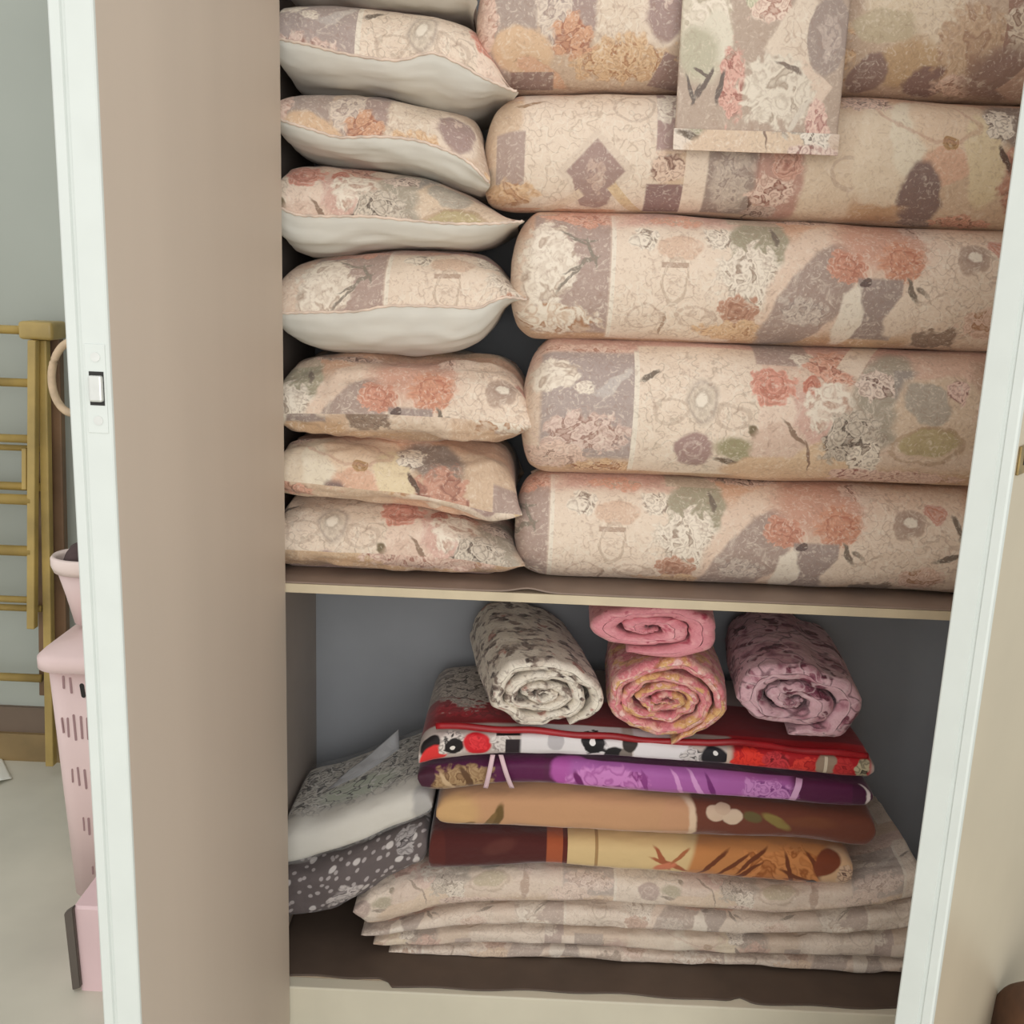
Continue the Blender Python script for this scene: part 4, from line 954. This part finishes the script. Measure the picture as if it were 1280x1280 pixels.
# laundry hamper
def rrect(x0, x1, y0, y1, r, z, seg=6):
    out = []
    for cx, cy, a0 in ((x1 - r, y0 + r, -90), (x1 - r, y1 - r, 0), (x0 + r, y1 - r, 90), (x0 + r, y0 + r, 180)):
        for k in range(seg + 1):
            a = math.radians(a0 + 90 * k / seg); out.append((cx + r * math.cos(a), cy + r * math.sin(a), z))
    return out
def loft(name, rings, mat, parent=None, cap0=True, cap1=True, smooth=True):
    bm = bmesh.new(); V = [[bm.verts.new(p) for p in r] for r in rings]; n = len(V[0])
    for A, B in zip(V[:-1], V[1:]):
        for k in range(n): bm.faces.new((A[k], A[(k + 1) % n], B[(k + 1) % n], B[k]))
    if cap0: bm.faces.new(V[0][::-1])
    if cap1: bm.faces.new(V[-1])
    return bm_obj(name, bm, mat, parent, smooth)
YH = .10
hb0 = atz(89, 1128, 0); YH = hb0[1]
ht_ = at(50, 828, YH - .02); hbt = at(62, 834, YH)
HX1 = XL - .10; HXb1 = HX1 - .05
hm = empty('laundry_hamper', ((hbt[0] + HX1) / 2, YH + .15, 0)); tag(hm, 'tall pink slotted laundry hamper with a lid behind the left door', 'hamper')
HD = .32
zt = hbt[2]; hbt = hbt - np.array([.022, 0, 0]); hb0 = hb0 - np.array([.012, 0, 0]); ht_ = ht_ - np.array([.026, 0, 0])
loft('basket_body', [rrect(hb0[0], HXb1, YH + .02, YH + HD - .03, .04, 0.0), rrect(hb0[0] + (hbt[0] - hb0[0]) * .5, (HX1 + HXb1) / 2, YH + .01, YH + HD - .015, .045, zt * .5), rrect(hbt[0], HX1, YH, YH + HD, .05, zt)], m_pinkp, hm)
lx0 = ht_[0]
loft('lid', [rrect(lx0 + .012, HX1 + .008, YH - .01, YH + HD + .01, .05, zt - .008), rrect(lx0, HX1 + .02, YH - .022, YH + HD + .022, .055, zt - .004), rrect(lx0, HX1 + .02, YH - .022, YH + HD + .022, .055, zt + .018), rrect(lx0 + .012, HX1 + .008, YH - .01, YH + HD + .01, .05, zt + .03), rrect(lx0 + .09, HX1 - .07, YH + .07, YH + HD - .07, .05, zt + .05)], m_pinkp, hm)
def slot(px0, py0, px1, py1, wpx, mat):
    a, b = at(px0, py0, YH), at(px1, py1, YH); hw = wpx * (YH + 1.6) / FPX / 2
    def yy(z): return YH + .02 * (1 - z / zt)
    bm = bmesh.new(); V = []
    for (p, s) in ((a, 1), (b, -1)):
        for k in range(7):
            an = math.pi * k / 6 if s == 1 else math.pi + math.pi * k / 6
            x = p[0] + hw * math.cos(an); z = p[2] + hw * math.sin(an); V.append((x, z))
    f = [bm.verts.new((x, yy(z) - .0012, z)) for x, z in V]; bk = [bm.verts.new((x, yy(z) + .004, z)) for x, z in V]
    n = len(V)
    for k in range(n): bm.faces.new((f[k], f[(k + 1) % n], bk[(k + 1) % n], bk[k]))
    bm.faces.new(f); bm.faces.new(bk[::-1])
    return bm_obj('slot', bm, mat, hm)
m_slot = plain('slot_shadow', (158, 128, 130), .7)
for a in [(79, 846, 79.5, 860, 3), (87.5, 848, 89, 866, 3), (76, 899, 78, 917, 2), (83.5, 899, 84.5, 922, 2.6), (91, 895, 93.5, 926, 3), (100, 897, 101.5, 924, 3), (108, 899, 109, 925, 3), (88, 964, 88.5, 980, 2), (95, 962, 97, 984, 2.6), (103.5, 965, 105.5, 988, 3), (112, 967, 114, 990, 3), (101, 1026, 102, 1042, 2), (107.5, 1027, 108.5, 1047, 3), (115, 1028, 117, 1050, 3), (111.5, 1089, 112, 1098, 2), (118, 1090, 119, 1100, 2.6)]:
    slot(*a, m_slot)
slot(102, 857, 104, 870, 6, m_dark)
# the same rows carried on to the hidden right of the front
for py, dpx in ((855, 0), (910, 2), (975, 4), (1038, 6)):
    for k in range(5):
        x = 120 + dpx + k * 9; slot(x, py - 10, x + 1, py + 12, 3, m_slot)

# pail on the lid
YPL = YH + .15; pz = zt + .05
pc = at(100, 795, YPL); rim = at(58, 706, YPL - .03)
cx = pc[0] + .03; zr = at(80, 716, YPL - .10)[2]; Rr = cx - rim[0]
pl = empty('pail', (cx, YPL, pz)); tag(pl, 'small pale pink tapered pail standing on the hamper lid', 'pail')
def circ(r, z, n=36): return [(cx + r * math.cos(2 * math.pi * k / n), YPL + r * .82 * math.sin(2 * math.pi * k / n), z) for k in range(n)]
rb = Rr * .47
loft('pail_body', [circ(rb, pz), circ(rb + (Rr - rb) * .35, pz + (zr - pz) * .45), circ(Rr * .88, zr - .012), circ(Rr * .86, zr - .012), circ(rb * .9, pz + .01)], m_pinkp, pl)
loft('rim', [circ(Rr * .86, zr - .02), circ(Rr * .93, zr - .022), circ(Rr, zr - .008), circ(Rr, zr + .008), circ(Rr * .94, zr + .014), circ(Rr * .86, zr + .006), circ(Rr * .86, zr - .02)], m_pinkrim, pl, False, False)
ct_ = empty('crumpled_cloth', (cx, YPL, zr - .05)); 
bm = bmesh.new(); bmesh.ops.create_icosphere(bm, subdivisions=4, radius=1)
for v in bm.verts:
    q = v.co.copy(); d = 1 + .16 * float(fbm(np.array([q.x * 2.2 + 3]), np.array([q.y * 2.2 + q.z * 2]), 5)[0])
    v.co = Vector((cx + q.x * Rr * .74 * d, YPL + q.y * Rr * .58 * d, zr - .012 + q.z * .06 * d))
bm_obj('cloth_heap', bm, m_darkcl, ct_, True); tag(ct_, 'dark brown crumpled cloth inside the small pink pail', 'cloth')

# pink box with dark end standing in front of the hamper
fb = atz(92, 1236, 0); YBX = fb[1]
bx0 = fb[0]; tb = at(86, 1136, YBX)
bxr = empty('storage_box', (bx0 + .12, YBX + .06, 0)); tag(bxr, 'low pink storage box with a dark grey end on the floor by the left door', 'storage box')
hz_ = at(100, 1132, YBX)[2]
cxs = at(101, 1180, YBX)[0]
a0 = np.array([bx0, YBX + .0]); a1 = np.array([cxs + .006, YBX - .005])
loft('box_body', [rrect(bx0 + .014, bx0 + .26, YBX - .004, YBX + .12, .008, 0.0, 3), rrect(bx0 + .008, bx0 + .26, YBX - .004, YBX + .12, .008, hz_ * .97, 3), rrect(bx0 + .012, bx0 + .256, YBX, YBX + .116, .006, hz_, 3)], m_pinkbox, bxr, smooth=False)
def endpanel():
    bm = bmesh.new()
    w2 = cxs - bx0
    V = [(bx0 + .001, YBX - .008, .002), (bx0 + w2, YBX - .012, .012), (bx0 + w2 - .006, YBX - .012, hz_ + .002), (bx0 - .006, YBX - .008, hz_ - .014)]
    f = [bm.verts.new(p) for p in V]; b = [bm.verts.new((x, y + .014, z)) for x, y, z in V]
    for k in range(4): bm.faces.new((f[k], f[(k + 1) % 4], b[(k + 1) % 4], b[k]))
    bm.faces.new(f); bm.faces.new(b[::-1]); bmesh.ops.bevel(bm, geom=bm.edges[:], offset=.0015, segments=2, affect='EDGES')
    o = bm_obj('end_panel', bm, m_grey, bxr); o['label'] = 'dark grey end panel'
endpanel()
# scrap of white paper by the baseboard
pq = [atz(-16, 948, .006), atz(2, 946, .006), atz(15, 972, .006), atz(-14, 984, .006)]
nx = 10; P = np.zeros((nx, nx, 3))
for i in range(nx):
    for j in range(nx):
        s, t = i / 9, j / 9
        p = (pq[0] * (1 - s) + pq[1] * s) * (1 - t) + (pq[3] * (1 - s) + pq[2] * s) * t
        P[i, j] = (p[0], p[1],   .003 + .012 * max(0, .5 - abs(s - .5)) * (.4 + t))
o = link('paper_sheet', grid_mesh('paper_sheet', P), m_paper); o.modifiers.new('thickness', 'SOLIDIFY').thickness = .001
tag(o, 'white folded paper lying on the floor before the baseboard', 'paper')

# red-brown cloth heap at the lower right corner, before the right door
def door_out_x(y):
    a = np.array(rpt(0, TD_, 0)); b = np.array(rpt(rW, TD_, 0)); t = (y - a[1]) / (b[1] - a[1]); return a[0] + (b[0] - a[0]) * t
yc = -.05
for y in np.linspace(-.02, -.6, 300):
    if at(1257, 1272, y)[0] - door_out_x(y) > .012: yc = y; break
ch = empty('floor_cushion', (door_out_x(yc) + .15, yc - .1, 0)); tag(ch, 'red brown cushion at the lower right corner before the right door', 'cushion')
yq = yc - .075
def floor_px(x):
    ys = np.linspace(1280, 1700, 841); zs = np.array([at(x, y, yq)[2] for y in ys]); return float(ys[np.argmin(np.abs(zs - .002))])
fb_ = floor_px(1300); md_ = (1245 + fb_) / 2
cpts = [(1240, md_ - 30, md_, md_ + 30), (1242, 1290, md_, fb_ - 40), (1248, 1256, md_, fb_ - 8), (1264, 1242, md_, floor_px(1264)), (1330, 1232, md_, floor_px(1330)), (1400, 1236, md_, floor_px(1400)), (1425, 1262, md_, fb_ - 10), (1432, md_ - 20, md_, md_ + 20)]
cushion2('upper_cover', m_rust, 'lower_cover', m_rust_ed, ch, prof=cpts, yp=yq, yf=yc - .15, yb=yc - .004, n=2.8, nu=60, nv=50, wr=.006, wf=10, seed=91, pinch=.004, zmin=.001)

# ------------------------------------------------------------------ light
sc = bpy.context.scene
wd = bpy.data.worlds.new('room_light'); sc.world = wd; wd.use_nodes = True
bg = wd.node_tree.nodes['Background']; bg.inputs[0].default_value = (1.0, .985, .96, 1); bg.inputs[1].default_value = 1.02
def area(name, loc, target, sx, sy, power, col):
    ld_ = bpy.data.lights.new(name, 'AREA'); ld_.shape = 'RECTANGLE'; ld_.size = sx; ld_.size_y = sy; ld_.energy = power; ld_.color = col
    o = bpy.data.objects.new(name, ld_); C.objects.link(o); o.location = loc
    o.rotation_euler = (Vector(target) - Vector(loc)).to_track_quat('-Z', 'Y').to_euler(); return o
area('window_light', (.35, -3.3, 1.55), (.2, 0, .75), 2.4, 1.8, 36, (1.0, .97, .93))
vs = sc.view_settings; vs.view_transform = 'Standard'; vs.look = 'None'; vs.gamma = 1.0; vs.use_curve_mapping = False; vs.exposure = 0.0
